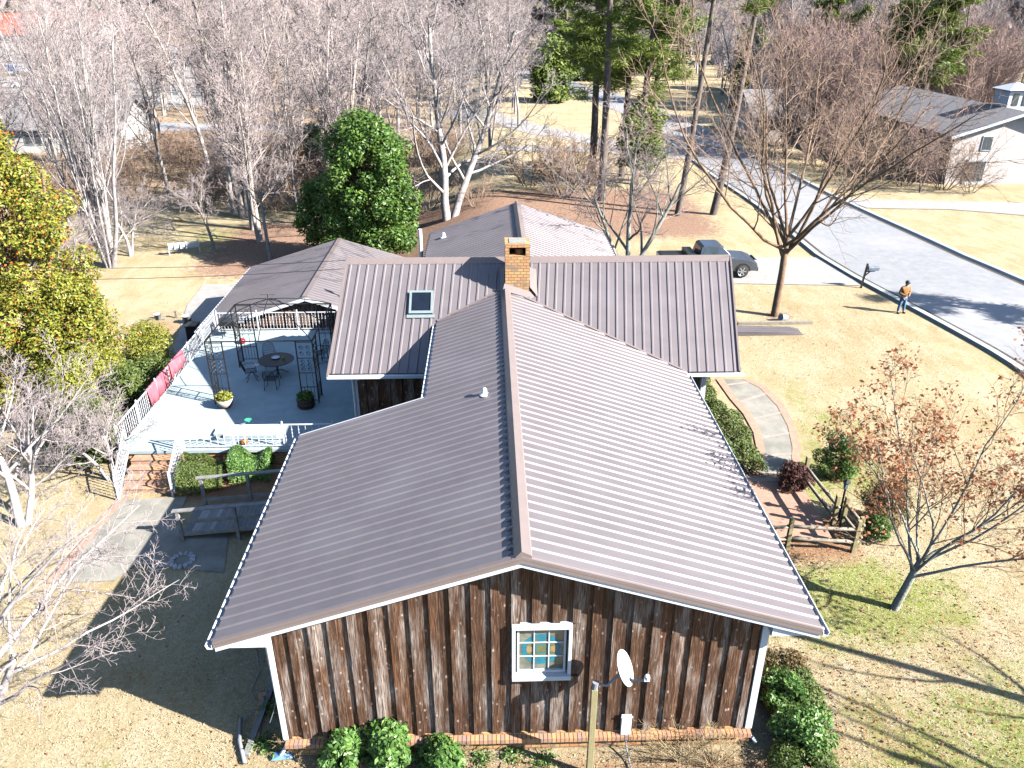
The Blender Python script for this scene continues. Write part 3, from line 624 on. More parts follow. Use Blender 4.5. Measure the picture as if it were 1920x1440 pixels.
# ------------------------------------------------------------------ terrace, steps, railings
DX0, DX1, DY0, DY1, DZ = -13.75, -1.6, 25.22, 36.9, .1
ter = empty('terrace', (-9, 30, -.8), 'raised pale concrete terrace beside the house, half in the shade of the house', 'terrace')
g = MB(); g.box(DX0, DX1, DY0, 25.95, DZ - .12, DZ); g.box(DX0, -4.98, 25.95, DY1, DZ - .12, DZ); g.build('slab', M_deck, ter)
g = MB(); g.box(DX0 + .06, DX1, DY0 + .08, 25.9, -1.6, DZ - .125); g.box(DX0 + .06, -4.98, 25.9, DY1 - .05, -3.2, DZ - .125); g.build('retaining_wall', M_brick, ter)
g = MB(); g.box(-10.1, -8.1, 26.05, 26.2, DZ, DZ + .13); g.box(-10.5, -8.0, 26.2, 26.75, DZ + .001, DZ + .14); g.build('step', M_deck, ter, bevel=.01)
st = empty('brick_steps', (-12.2, 24.2, -.9), 'flight of worn brick steps between two white railings going down from the terrace', 'steps')
random.seed(3)
for i in range(5):
    za = DZ - .17 * (i + 1); yb = DY0 - .37 * i; g = MB()
    g.box(-13.1, -11.35, yb - .37, DY0 + .05 if i == 0 else yb + .0, -1.2, za)
    o = g.build('tread', M_brickstep, st)
    g = MB(); x = -13.1
    while x < -11.36: g.box(x, min(x + .093, -11.35), yb - .40, yb - .2, za + .002, za + .012 + random.random() * .004); x += .1
    g.build('nosing', MATS['sill_brick'], o)
def railing(label, pts, hgt=.95, sp=.16, postsp=1.9, group='white metal railings round the terrace', scroll=True, slope=False):
    pts = [Vector(p) for p in pts]
    r = empty('railing', pts[0], label, 'railing', group)
    up = Vector((0, 0, 1))
    for a, b_ in zip(pts[:-1], pts[1:]):
        g = MB(); g.bar(a + up * hgt, b_ + up * hgt, .05, .03); g.build('top_rail', M_white, r)
        g = MB(); g.bar(a + up * .09, b_ + up * .09, .035, .025); g.build('bottom_rail', M_white, r)
        L = (b_ - a).length; k = max(1, int(L / sp)); kp = max(1, round(L / postsp))
        g = MB()
        for i in range(1, k):
            p = a.lerp(b_, i / k); 
            g.bar(p + up * .1, p + up * hgt, .016, .016)
            for zz in (.3, .45, .6, .75): g.box(p.x - .016, p.x + .016, p.y - .016, p.y + .016, p.z + zz * hgt, p.z + zz * hgt + .05)
        g.build('balusters', M_white, r)
        for i in range(kp + 1):
            p = a.lerp(b_, i / kp); g = MB(); g.bar(p - up * .0, p + up * (hgt + .08), .055, .055); g.lathe([(.0, .0), (.035, .02), (.03, .05), (0, .07)], p + up * (hgt + .08), 8); g.build('post', M_white, r)
    return r
railing('long white railing along the left edge of the terrace, pink cloths hung over it', [(-13.6, 25.3, DZ), (-13.62, 36.8, DZ)])
railing('white railing across the far edge of the terrace in front of the garage', [(-13.5, 36.8, DZ), (-5.6, 36.8, DZ)])
railing('white railing across the near edge of the terrace above the hedge', [(-11.3, 25.35, DZ), (-5.8, 25.35, DZ)], sp=.24)
railing('sloping white stair railing on the left side of the brick steps', [(-13.25, 25.2, DZ), (-13.0, 23.3, -.78)], hgt=.95)
railing('sloping white stair railing on the right side of the brick steps by the hedge', [(-11.3, 25.2, DZ), (-11.2, 23.45, -.78)], hgt=.95)
# pink cloths on the left rail
def cloth(name, ya, yb, drop, label, seed):
    random.seed(seed); V = []; Fa = []; n = 24; prof = [(-.09, -drop * .8), (-.075, -.3), (-.06, -.04), (-.03, .03), (.03, .03), (.05, -.04), (.07, -drop * .5), (.09, -drop)]
    for i in range(n + 1):
        t = i / n; y = ya + (yb - ya) * t
        for x, z in prof:
            w_ = .035 * math.sin(t * 21 + seed) * min(1, abs(z) * 3) + .02 * math.sin(t * 47 + seed * 2); V.append((-13.61 + x + w_, y, DZ + .97 + z + .03 * math.sin(t * 9 + seed) * (z < -.3)))
    k = len(prof)
    for i in range(n):
        for j in range(k - 1): Fa.append((i * k + j, i * k + j + 1, (i + 1) * k + j + 1, (i + 1) * k + j))
    o = np_mesh(name, V, Fa, M_pink, None, True); so_ = o.modifiers.new('thick', 'SOLIDIFY'); so_.thickness = .012
    return tag(o, label, 'cloth', 'pink cloths on the railing')
cloth('cloth', 28.2, 30.3, .75, 'pink cloth hung over the white railing, nearest the camera of the pair', 1)
cloth('cloth', 30.5, 32.2, .6, 'smaller pink cloth hung over the white railing nearer the garage', 5)
# ------------------------------------------------------------------ iron gazebo
gz = empty('gazebo', (-9.1, 31, DZ), 'open black iron gazebo frame with scrollwork corner panels and pointed roof hoops', 'gazebo')
GX0, GX1, GY_0, GY_1, GT = -11.25, -7.05, 28.9, 33.1, 2.85
def panel(a, b_, name='lattice_panel'):
    a = Vector(a); b_ = Vector(b_); g = MB(); u = Vector((0, 0, 1)); H = GT - DZ
    for z in (.12, .72, 1.35, 2.0, H - .06): g.bar(a + u * z, b_ + u * z, .024, .028)
    for i in range(1, 5): p = a.lerp(b_, i / 5); g.bar(p + u * .12, p + u * .72, .018, .018); g.bar(p + u * .72, p + u * 1.35, .018, .018) if i % 2 else None
    d = (b_ - a).normalized(); L = (b_ - a).length
    for cz in (1.5, 1.68, 1.85, 2.2, 2.45):
        for s_ in (.3, .7):
            c = a + d * L * s_ + u * cz; R_ = .085
            g.tube([c + d * math.cos(t) * R_ * (1 - t * .06) + u * math.sin(t) * R_ * (1 - t * .06) for t in [k * .6 for k in range(14)]], .011, 4, False)
    return g.build(name, M_iron, gz)
pw = .66
for cx, cy, sx, sy in ((GX0, GY_0, 1, 1), (GX1, GY_0, -1, 1), (GX0, GY_1, 1, -1), (GX1, GY_1, -1, -1)):
    for px, py in ((cx, cy), (cx + sx * pw, cy), (cx, cy + sy * pw)):
        g = MB(); g.bar((px, py, DZ), (px, py, GT), .045, .045); g.build('post', M_iron, gz)
    panel((cx, cy, DZ), (cx + sx * pw, cy, DZ)); panel((cx, cy, DZ), (cx, cy + sy * pw, DZ))
g = MB()
for a, b_ in (((GX0, GY_0), (GX1, GY_0)), ((GX1, GY_0), (GX1, GY_1)), ((GX1, GY_1), (GX0, GY_1)), ((GX0, GY_1), (GX0, GY_0))): g.bar((*a, GT), (*b_, GT), .04, .04)
g.build('top_beam', M_iron, gz)
pk = Vector(((GX0 + GX1) / 2, (GY_0 + GY_1) / 2, 3.85))
for cx, cy in ((GX0, GY_0), (GX1, GY_0), (GX0, GY_1), (GX1, GY_1), (pk.x, GY_0), (pk.x, GY_1), (GX0, pk.y), (GX1, pk.y)):
    a = Vector((cx, cy, GT)); g = MB(); pts = []
    for i in range(9):
        t = i / 8; p = a.lerp(pk, t); p.z = GT + (pk.z - GT) * (1.45 * t - .45 * t * t) ; pts.append(p)
    g.tube(pts, .018, 5); g.build('roof_hoop', M_iron, gz)
g = MB(); g.tube([pk + Vector((math.cos(t) * .5, math.sin(t) * .5, -.2)) for t in [k * .5236 for k in range(13)]], .012, 5); g.tube([pk, pk + Vector((0, 0, .2))], .015, 5); g.bar(pk + Vector((-.3, 0, .18)), pk + Vector((.3, 0, .18)), .012, .012); g.build('finial', M_iron, gz)
# table, chairs, things on the terrace
tb = empty('patio_table', (-9.35, 31.6, DZ), 'round dark mesh patio table under the iron gazebo', 'table')
g = MB(); g.lathe([(0, .73), (.75, .73), (.77, .745), (.75, .76), (0, .76)], (-9.35, 31.6, DZ), 36); g.build('tabletop', M_iron, tb)
g = MB(); g.lathe([(.05, .05), (.035, .3), (.06, .5), (.04, .73)], (-9.35, 31.6, DZ), 12); g.build('pedestal', M_iron, tb)
for k in range(4):
    a = k * math.pi / 2 + .5; g = MB(); c = Vector((-9.35, 31.6, DZ)); d = Vector((math.cos(a), math.sin(a), 0)); g.tube([c + Vector((0, 0, .25)), c + d * .2 + Vector((0, 0, .22)), c + d * .38 + Vector((0, 0, .08)), c + d * .48 + Vector((0, 0, .02))], .016, 6); g.build('leg', M_iron, tb)
def chair(x, y, rz, label, spring=False):
    r = empty('patio_chair', (x, y, DZ), label, 'chair', 'iron chairs round the patio table', rz); K = dict(parent=r, keep=True)
    g = MB(); n = 8
    for i in range(n):
        a = -.22 + .44 * i / (n - 1); g.bar((a, -.24, .44), (a, .22, .44), .012, .008)
    for i in range(n): b_ = -.24 + .46 * i / (n - 1); g.bar((-.23, b_, .44), (.23, b_, .44), .012, .008)
    g.tube([(-.24, -.25, .44), (.24, -.25, .44), (.25, .22, .44), (-.25, .22, .44), (-.24, -.25, .44)], .013, 6); g.build('seat', M_iron, **K)
    g = MB(); g.tube([(-.24, -.24, .44), (-.25, -.34, .7), (-.2, -.4, .92), (0, -.42, .99), (.2, -.4, .92), (.25, -.34, .7), (.24, -.24, .44)], .013, 6)
    for i in range(9): a = -.2 + .4 * i / 8; g.tube([(a, -.24, .45), (a, -.33, .7), (a * .8, -.4, .93)], .006, 4)
    for z, yy in ((.55, -.27), (.65, -.31), (.75, -.345), (.85, -.375)): g.bar((-.235, yy, z), (.235, yy, z), .008, .008)
    g.build('backrest', M_iron, **K)
    for s_ in (-1, 1):
        g = MB(); g.tube([(s_ * .25, -.3, .64), (s_ * .29, -.1, .68), (s_ * .29, .14, .66), (s_ * .26, .2, .45)], .012, 6); g.build('armrest', M_iron, **K)
    if spring:
        for k in range(4):
            a = k * math.pi / 2 + .78; g = MB(); g.tube([(0, 0, .4), (math.cos(a) * .12, math.sin(a) * .12, .3), (math.cos(a) * .3, math.sin(a) * .3, .03), (math.cos(a) * .36, math.sin(a) * .36, .0)], .013, 6); g.build('leg', M_iron, **K)
    else:
        for s_ in (-1, 1):
            for q in (-.24, .21): g = MB(); g.tube([(s_ * .23, q, .44), (s_ * .25, q * 1.15, .22), (s_ * .26, q * 1.25, 0)], .013, 6); g.build('leg', M_iron, **K)
        g = MB(); g.tube([(-.26, -.28, .04), (-.26, .26, .04)], .009, 5); g.tube([(.26, -.28, .04), (.26, .26, .04)], .009, 5); g.build('stretcher', M_iron, **K)
    return r
chair(-10.35, 31.15, R(-72), 'iron spring chair left of the round patio table, turned towards it', True)
chair(-9.3, 30.35, R(0), 'iron chair with its back to the camera on the near side of the patio table')
chair(-7.75, 33.0, R(130), 'iron chair in the shade behind the right gazebo panel')
chair(-9.9, 32.6, R(200), 'iron chair behind the far left of the patio table')
def P(o, lab, cat, g=None): return tag(o, lab, cat, g)
g = MB(); g.lathe([(0, 0), (.12, .0), (.18, .03), (.19, .035), (.12, .015), (0, .012)], (-9.4, 31.75, DZ + .763), 18); P(g.build('plate', M_white, smooth=True), 'white plate in the middle of the patio table', 'plate')
g = MB(); g.lathe([(0, 0), (.04, .0), (.05, .12), (.045, .12), (.036, .01), (0, .01)], (-9.05, 31.7, DZ + .763), 14); P(g.build('cup', mat('lime_plastic', (.3, .65, .1))), 'lime green cup on the patio table beside the plate', 'cup')
g = MB(); g.box(-10.42, -10.1, 31.55, 31.85, .5, .535); g.box(-10.4, -10.12, 31.57, 31.83, .535, .55); P(g.build('cushion', M_white, bevel=.015), 'folded white cushion at the left rim of the patio table', 'cushion')
def leaves(mb_or_none, c, r, n, s, seed, flat=1.0, sphere=False, dark=.0):
    rs = np.random.RandomState(seed); d = rs.normal(size=(n, 3)); d /= np.linalg.norm(d, axis=1)[:, None]; rad = rs.rand(n) ** (.35 if not sphere else .12)
    p = d * rad[:, None] * np.array(r) + np.array(c); return p
def leafmesh(name, P_, s, mat_, parent=None, seed=1, aspect=.55, up=.3, outward=None):
    rs = np.random.RandomState(seed); n = len(P_); a = rs.normal(size=(n, 3)); a[:, 2] *= .6
    nrm = rs.normal(size=(n, 3)); nrm[:, 2] = np.abs(nrm[:, 2]) + up
    if outward is not None: nrm += outward
    nrm /= np.linalg.norm(nrm, axis=1)[:, None]
    a -= nrm * (a * nrm).sum(1)[:, None]; a /= np.linalg.norm(a, axis=1)[:, None]; b_ = np.cross(nrm, a)
    sz = s * (.6 + .8 * rs.rand(n))[:, None]; a *= sz; b_ *= sz * aspect
    V = np.stack([P_ - a, P_ + b_ * .9 - a * .1, P_ + a, P_ - b_ * .9 - a * .1], 1).reshape(-1, 3); Fq = np.arange(4 * n).reshape(n, 4)
    return np_mesh(name, V, Fq, mat_, parent)
def planter(x, y, r, h, m, leafm, label, seed, barrel=False):
    e = empty('planter', (x, y, DZ), label, 'planter', 'planters at the gazebo corners'); g = MB()
    if barrel: g.lathe([(0, 0), (r * .82, 0), (r * .98, h * .5), (r * .92, h), (r * .84, h), (r * .84, h - .05), (0, h - .05)], (x, y, DZ), 20)
    else: g.lathe([(0, 0), (r * .5, 0), (r * .85, h * .45), (r, h), (r * .9, h), (r * .85, h - .06), (0, h - .06)], (x, y, DZ), 24)
    g.build('pot', m, e, smooth=not barrel)
    if barrel:
        for zz in (.25, .7): q = MB(); q.lathe([(r * .95, h * zz), (r * 1.0, h * zz), (r * 1.0, h * zz + .04), (r * .95, h * zz + .04)], (x, y, DZ), 20); q.build('hoop', M_iron, e)
    leafmesh('plant', leaves(None, (x, y, DZ + h + .06), (r * 1.0, r * 1.0, .2), 700, .04, seed), .055, leafm, e, seed)
planter(-10.75, 28.6, .36, .42, mat('cream_pot', (.62, .55, .45), (.5, .42, .33), 4, .7, bump=.3), M_leafy, 'cream bowl planter with bright yellow green plant by the front left gazebo post', 5)
planter(-7.5, 28.55, .36, .42, mat('barrel_wood', (.08, .055, .04), (.12, .08, .06), 8, .85, bump=.4), M_leafd, 'dark half barrel planter with green plant in the shade by the front right gazebo post', 6, True)
# grill in the far left corner, kettle, green feeder, pumpkin
gr = empty('grill', (-12.7, 36.0, DZ), 'black covered barbecue grill in the far left corner of the terrace', 'grill')
g = MB(); g.box(-13.1, -12.3, 35.75, 36.25, .65 + DZ, .85 + DZ); g.build('firebox', M_black, gr, bevel=.03)
g = MB(); g.prism([(-13.1, .85 + DZ), (-12.3, .85 + DZ), (-12.32, 1.0 + DZ), (-12.5, 1.13 + DZ), (-12.9, 1.13 + DZ), (-13.08, 1.0 + DZ)], 'y', 35.77, 36.23); g.build('lid', mat('grill_lid', (.04, .05, .06), (.06, .07, .08), 3, .25), gr, bevel=.02)
g = MB(); g.box(-12.28, -11.95, 35.8, 36.2, .8 + DZ, .83 + DZ); g.build('side_shelf', M_grey, gr)
for x in (-13.02, -12.38):
    for y in (35.82, 36.18): g = MB(); g.bar((x, y, DZ), (x, y, DZ + .66), .035, .035); g.build('leg', M_black, gr)
g = MB(); g.lathe([(0, 0), (.12, .01), (.17, .08), (.16, .18), (.09, .25), (0, .27)], (-11.9, 35.2, DZ + .0), 16); e = g.build('kettle_barbecue', mat('red_enamel', (.5, .03, .03), (.4, .02, .02), 3, .25), smooth=True); P(e, 'small round red pot standing near the grill at the back of the terrace', 'pot')
g = MB(); g.lathe([(0, .0), (.04, 0), (.06, .06), (.13, .12), (.12, .12), (0, .05)], (-8.82, 25.35, DZ + 1.06), 16); P(g.build('cup', M_green, smooth=True), 'bright green plastic dish on top of the near railing post', 'dish')
g = MB(); g.lathe([(0, 0), (.11, .01), (.15, .06), (.14, .13), (.07, .17), (.02, .16), (.02, .2), (0, .2)], (-9.2, 25.65, DZ), 14); P(g.build('pumpkin', M_terra, smooth=True), 'orange pumpkin on the terrace floor behind the near railing', 'pumpkin')
# ------------------------------------------------------------------ timber ramp beside the house
rp = empty('wooden_ramp', (-8, 21.8, -.8), 'grey weathered timber ramp with post and rail sides, running under the left eave', 'ramp')
def rz_(x): return -.62 + .085 * (x + 10.2)
random.seed(6); x = -10.1; g = MB()
while x < -4.9:
    g.add([(x, 21.05, rz_(x)), (x + .13, 21.05, rz_(x)), (x + .13, 22.7 , rz_(x)), (x, 22.7, rz_(x)), (x, 21.05, rz_(x) - .04), (x + .13, 21.05, rz_(x) - .04), (x + .13, 22.7, rz_(x) - .04), (x, 22.7, rz_(x) - .04)], [(0, 1, 2, 3), (0, 4, 5, 1), (1, 5, 6, 2), (2, 6, 7, 3), (3, 7, 4, 0)]); x += .145
g.build('deck_boards', mat('ramp_board', (.36, .35, .33), (.2, .19, .18), 5, .85, island=.7, c3=(.5, .48, .45)), rp)
for y, xs in ((22.85, (-9.87, -8.3, -6.7, -5.2)), (20.95, (-10.0, -8.2, -6.4, -5.0))):
    for x in xs: g = MB(); g.box(x - .05, x + .05, y - .05, y + .05, -.95, rz_(x) + 1.0); g.build('post', M_woodgrey, rp)
    xa, xb = xs[0] - .15, xs[-1]
    g = MB(); g.bar((xa, y, rz_(xa) + 1.02), (xb, y, rz_(xb) + 1.02), .16, .04); g.build('handrail', M_woodgrey, rp)
    g = MB(); g.bar((xa + .1, y, rz_(xa) + .12), (xb, y, rz_(xb) + .12), .04, .13); g.build('kick_rail', M_woodgrey, rp)
    if y < 21.5: g = MB(); g.bar((xa + .1, y, rz_(xa) + .58), (xb, y, rz_(xb) + .58), .04, .13); g.build('mid_rail', M_woodgrey, rp)
# stone rings on the lawn in the shade
def ring(x, y, r, n, label, seed, group='stone rings on the shaded lawn'):
    random.seed(seed); g = MB()
    for i in range(n):
        a = 6.283 * i / n; s_ = r * .26; c = Vector((x + math.cos(a) * r, y + math.sin(a) * r, tz(x, y) + s_ * .4))
        M = Matrix.Translation(c) @ Matrix.Rotation(a + random.random(), 4, 'Z') @ Matrix.Rotation(random.random(), 4, 'X'); g.box(-s_, s_, -s_ * .8, s_ * .8, -s_ * .5, s_ * .5, M)
    tag(g.build('stone_ring', mat('limestone' + str(seed), (.5, .5, .52), (.4, .4, .43), 5, .9), bevel=.015), label, 'stone ring', group)
for (u, v, r, n, lb) in ((342, 1052, .32, 13, 'large ring of pale stones on the shaded lawn'), (282, 1036, .13, 8, 'small ring of pale stones beside the shaded path edge'), (292, 1068, .16, 8, 'small ring of pale stones between the big stone ring and the path')):
    p = T(u, v); ring(p.x, p.y, r, n, lb, n + u)
# ------------------------------------------------------------------ satellite dish on its post
dp = empty('satellite_dish', (2.12, 12.3, -.8), 'white satellite dish on a treated wooden post in front of the gable', 'satellite dish')
g = MB(); g.box(2.06, 2.2, 12.22, 12.36, -1.3, 1.68); g.build('post', M_woodyel, dp, bevel=.01)
g = MB(); g.tube([(2.13, 12.29, 1.66), (2.15, 12.29, 1.85)], .07, 10); g.tube([(2.18, 12.3, 1.78), (2.4, 12.32, 1.72), (2.72, 12.38, 2.02)], .03, 8); g.build('mast', M_grey, dp)
dn = Vector((.82, -.36, .42)).normalized(); q = dn.to_track_quat('Z', 'Y').to_matrix().to_4x4(); dc = Vector((2.74, 12.38, 2.15))
g = MB(); g.lathe([(0, .02), (.15, .028), (.3, .055), (.4, .09), (.405, .08), (.3, .042), (.15, .012), (0, .004)], (0, 0, 0), 32); g.v = [tuple(Matrix.Translation(dc) @ q @ Vector((v[0] * .78, v[1] * 1.05, v[2] - .04))) for v in g.v]; g.build('reflector', mat('dish_white', (.82, .82, .82), (.78, .78, .78), 3, .4), dp, smooth=True)
a = dc + Vector((0.02, 0, -.38)); b_ = Vector((3.22, 12.2, 1.98)); g = MB(); g.bar(a, b_, .045, .045); g.build('arm', M_grey, dp)
g = MB(); g.lathe([(0, 0), (.04, 0), (.055, .1), (.03, .12), (0, .12)], b_ + Vector((0, 0, .02)), 12); g.box(b_.x - .06, b_.x + .06, b_.y - .03, b_.y + .03, b_.z - .02, b_.z + .1); g.build('receiver', M_white, dp)
# bed edging and bits by the gable
def edging(name, a, b_, label, m=M_brickstep, cat='edging', w=.14, h=.12):
    a = Vector(a); b_ = Vector(b_); g = MB(); a.z = tz(a.x, a.y) + h / 2 - .02; b_.z = tz(b_.x, b_.y) + h / 2 - .02; g.bar(a, b_, w, h); return tag(g.build(name, m), label, cat)
edging('timber_edging', T(518, 1270), T(462, 1420), 'dark timber bed edging along the left side of the house', M_woodgrey)
edging('brick_edging', T(493, 1300), T(478, 1390), 'short row of red bricks edging the bed left of the gable', M_brickstep, w=.2, h=.07)
c0 = T(450, 1395); g = MB(); g.tube([T(452, 1350) + Vector((0, 0, .06)), c0 + Vector((0, 0, .1)), T(460, 1435) + Vector((0, 0, .08))], .045, 8); tag(g.build('drain_pipe', M_grey, smooth=True), 'grey corrugated drain pipe lying at the left of the bed', 'pipe')
p0 = T(530, 1422); g = MB(); g.add([(p0.x - .25, p0.y - .1, p0.z + .05), (p0.x + .26, p0.y - .05, p0.z + .06), (p0.x + .2, p0.y + .12, p0.z + .09), (p0.x - .2, p0.y + .13, p0.z + .07), (p0.x, p0.y, p0.z + .13)], [(0, 1, 4), (1, 2, 4), (2, 3, 4), (3, 0, 4), (0, 3, 2, 1)]); tag(g.build('tarp', mat('blue_sheet', (.1, .3, .6), (.2, .4, .7), 9)), 'crumpled blue plastic sheet beside the front bed', 'sheet')
pts = [T(480, 1215), T(487, 1260), T(470, 1300), T(487, 1330), T(455, 1352), T(448, 1395)]
g = MB(); g.tube([p + Vector((0, 0, .03)) for p in pts], .012, 5); tag(g.build('garden_cable', M_grey), 'thin grey cable snaking over the shaded grass beside the wall', 'cable')
# ------------------------------------------------------------------ trees
class Tree:
    """branching skeleton; level 0/1 go to the trunk mesh, the rest to the crown mesh"""
    def __init__(s, seed, levels, split=1):
        s.r = random.Random(seed); s.lv = levels; s.split = split; s.tr = []; s.cr = []; s.tips = []
    def rv(s): return Vector((s.r.gauss(0, 1), s.r.gauss(0, 1), s.r.gauss(0, 1)))
    def grow(s, p, d, L, r, lev):
        q = s.lv[lev]; n = q.get('seg', 4); p = Vector(p); d = Vector(d).normalized(); pts = [p.copy()]; rad = [r]; tip = q.get('tip', .3); ds = [d.copy()]
        for i in range(n):
            d = (d + s.rv() * q.get('wig', .12) + Vector((0, 0, q.get('up', .05)))).normalized(); p = p + d * (L / n)
            pts.append(p.copy()); rad.append(r * (1 - (1 - tip) * ((i + 1) / n) ** .9)); ds.append(d.copy())
        (s.tr if lev <= s.split else s.cr).append((pts, rad, q.get('k', 5)))
        if lev + 1 >= len(s.lv): s.tips.append(pts[-1]); return
        nx_ = s.lv[lev + 1]; N = nx_['n']; t0 = nx_.get('t0', .3); az = s.r.random() * 6.28
        N = max(1, int(round(N * (.75 + .5 * s.r.random()) * (1 if not nx_.get('scale') else min(1.5, L / nx_['scale'])))))
        for k in range(N):
            t = t0 + (1 - t0) * (k + s.r.random()) / N; x = t * n; i = min(n - 1, int(x)); f = x - i
            bp = pts[i].lerp(pts[i + 1], f); br = rad[i] * (1 - f) + rad[i + 1] * f; bd = ds[i + 1]
            az += 2.4 + s.r.uniform(-.5, .5); an = R(s.r.uniform(*nx_.get('ang', (30, 55))))
            a = bd.orthogonal().normalized(); a = Matrix.Rotation(az, 3, bd) @ a
            cdv = (bd * math.cos(an) + a * math.sin(an)); cdv.z *= nx_.get('flat', 1)
            Lc = L * nx_['len'] * (1 - nx_.get('tap', .45) * (t - t0) / (1 - t0 + 1e-6)) * s.r.uniform(.75, 1.2)
            s.grow(bp, cdv, Lc, max(nx_.get('rmin', .008), br * nx_.get('r', .55)), lev + 1)
    def mesh(s, name, tubes, m, parent=None, keep=False, smooth=True):
        V = []; Fs = []; n0 = 0
        for pts, rad, k in tubes:
            P_ = np.array([tuple(p) for p in pts]); N = len(P_); d = np.empty_like(P_); d[1:-1] = P_[2:] - P_[:-2]; d[0] = P_[1] - P_[0]; d[-1] = P_[-1] - P_[-2]
            d /= np.linalg.norm(d, axis=1)[:, None] + 1e-9
            ref = np.array([1., 0, 0]) if abs(d[0, 0]) < .7 else np.array([0, 1., 0])
            a = ref - d * (d @ ref)[:, None]; a /= np.linalg.norm(a, axis=1)[:, None] + 1e-9; b_ = np.cross(d, a)
            t = np.arange(k) * 2 * math.pi / k; rr = np.array(rad)[:, None, None]
            V.append((P_[:, None] + (a[:, None] * np.cos(t)[None, :, None] + b_[:, None] * np.sin(t)[None, :, None]) * rr).reshape(-1, 3))
            i, j = np.meshgrid(np.arange(N - 1), np.arange(k), indexing='ij'); i = i.ravel(); j = j.ravel(); j2 = (j + 1) % k
            Fs.append(np.stack([i * k + j, i * k + j2, (i + 1) * k + j2, (i + 1) * k + j], 1) + n0); n0 += N * k
        return np_mesh(name, np.concatenate(V), np.concatenate(Fs), m, parent, smooth, keep)
def bare_tree(name, loc, label, seed, levels, stems, barkm, twigm, group=None, cat='tree', split=1, leaf=None, rz=0):
    """stems: list of (direction, length, radius)"""
    e = empty(name, loc, label, cat, group, rz); t = Tree(seed, levels, split)
    for off_, d, L, r in stems: t.grow(off_, d, L, r, 0)
    t.mesh('trunk', t.tr, barkm, e, True); 
    if t.cr: t.mesh('crown', t.cr, twigm, e, True, False)
    return e, t
def copy_thing(e, loc, rz, sc, label, group=None):
    r = e.copy(); COL.objects.link(r); r.location = loc; r.rotation_euler = (0, 0, rz); r.scale = (sc, sc, sc) if not hasattr(sc, '__len__') else sc
    r['label'] = label
    if group: r['group'] = group
    for ch in list(e.children):
        c = ch.copy(); COL.objects.link(c); c.parent = r
    return r
O0 = (0, 0, -.1)
# A: large spreading bare tree on the front lawn
LVA = [dict(seg=5, wig=.03, up=.0, tip=.75, k=10), dict(n=10, len=2.9, r=.56, ang=(12, 72), t0=.7, wig=.09, up=.03, seg=9, tip=.2, k=7, tap=.15), dict(n=9, len=.5, r=.55, ang=(22, 50), t0=.18, wig=.13, up=.05, seg=6, tip=.25, k=5), dict(n=9, len=.46, r=.5, ang=(25, 55), t0=.15, wig=.16, up=.03, seg=5, tip=.3, k=4, rmin=.014), dict(n=5, len=.45, r=.5, ang=(25, 60), t0=.1, wig=.18, up=.02, seg=3, tip=.4, k=3, rmin=.009)]
pA = T(1452, 592)
bare_tree('bare_tree', pA, 'large spreading bare tree with reddish bark on the front lawn beside the street', 11, LVA, [(O0, (.06, 0, 1), 4.3, .21)], M_barkb, M_twigb)
# B: small maple with rust leaves, front right
LVB = [dict(seg=5, wig=.06, up=0, tip=.7, k=9), dict(n=9, len=2.9, r=.46, ang=(15, 54), t0=.66, wig=.09, up=.06, seg=9, tip=.2, k=6, tap=.15), dict(n=8, len=.42, r=.55, ang=(22, 48), t0=.2, wig=.13, up=.06, seg=6, tip=.3, k=5), dict(n=8, len=.45, r=.5, ang=(25, 55), t0=.15, wig=.15, up=.03, seg=4, tip=.4, k=3, rmin=.006), dict(n=4, len=.45, r=.5, ang=(25, 60), t0=.2, wig=.15, up=.02, seg=2, tip=.5, k=3, rmin=.005)]
pB = T(1676, 1140)
eB, tB = bare_tree('maple_tree', pB, 'small spreading maple with grey trunk and clinging rust red leaves on the right lawn', 23, LVB, [(O0, (.02, .02, 1), 2.0, .13)], M_barkl, M_barkb)
rs = np.random.RandomState(5); tips = np.array([tuple(p) for p in tB.tips]); tips = tips[tips[:, 2] > 3.0]
tips = tips[rs.rand(len(tips)) < .62]
cl = np.repeat(tips, 4, 0) + rs.normal(size=(len(tips) * 4, 3)) * .09
leafmesh('foliage', cl, .05, M_rust, None, 5, .7).parent = eB
# C: lichen grey bare tree behind the right wing
LVC = [dict(seg=6, wig=.06, up=.02, tip=.5, k=8), dict(n=7, len=.9, r=.6, ang=(25, 55), t0=.25, wig=.12, up=.06, seg=7, tip=.2, k=6, tap=.3), dict(n=7, len=.5, r=.5, ang=(30, 60), t0=.2, wig=.15, up=.06, seg=5, tip=.3, k=4), dict(n=8, len=.5, r=.5, ang=(30, 60), t0=.15, wig=.18, up=.04, seg=4, tip=.3, k=3, rmin=.012), dict(n=4, len=.5, r=.5, ang=(30, 60), t0=.2, wig=.18, up=.04, seg=2, tip=.5, k=3, rmin=.009)]
bare_tree('bare_tree', (8.2, 44.5, 0), 'lichen grey bare tree rising behind the far side of the right wing roof', 31, LVC, [(O0, (-.12, 0, 1), 6.6, .17), (O0, (.38, .1, 1), 6.2, .16), (O0, (-.55, .2, 1), 5.4, .13)], M_barkl, M_twigp)
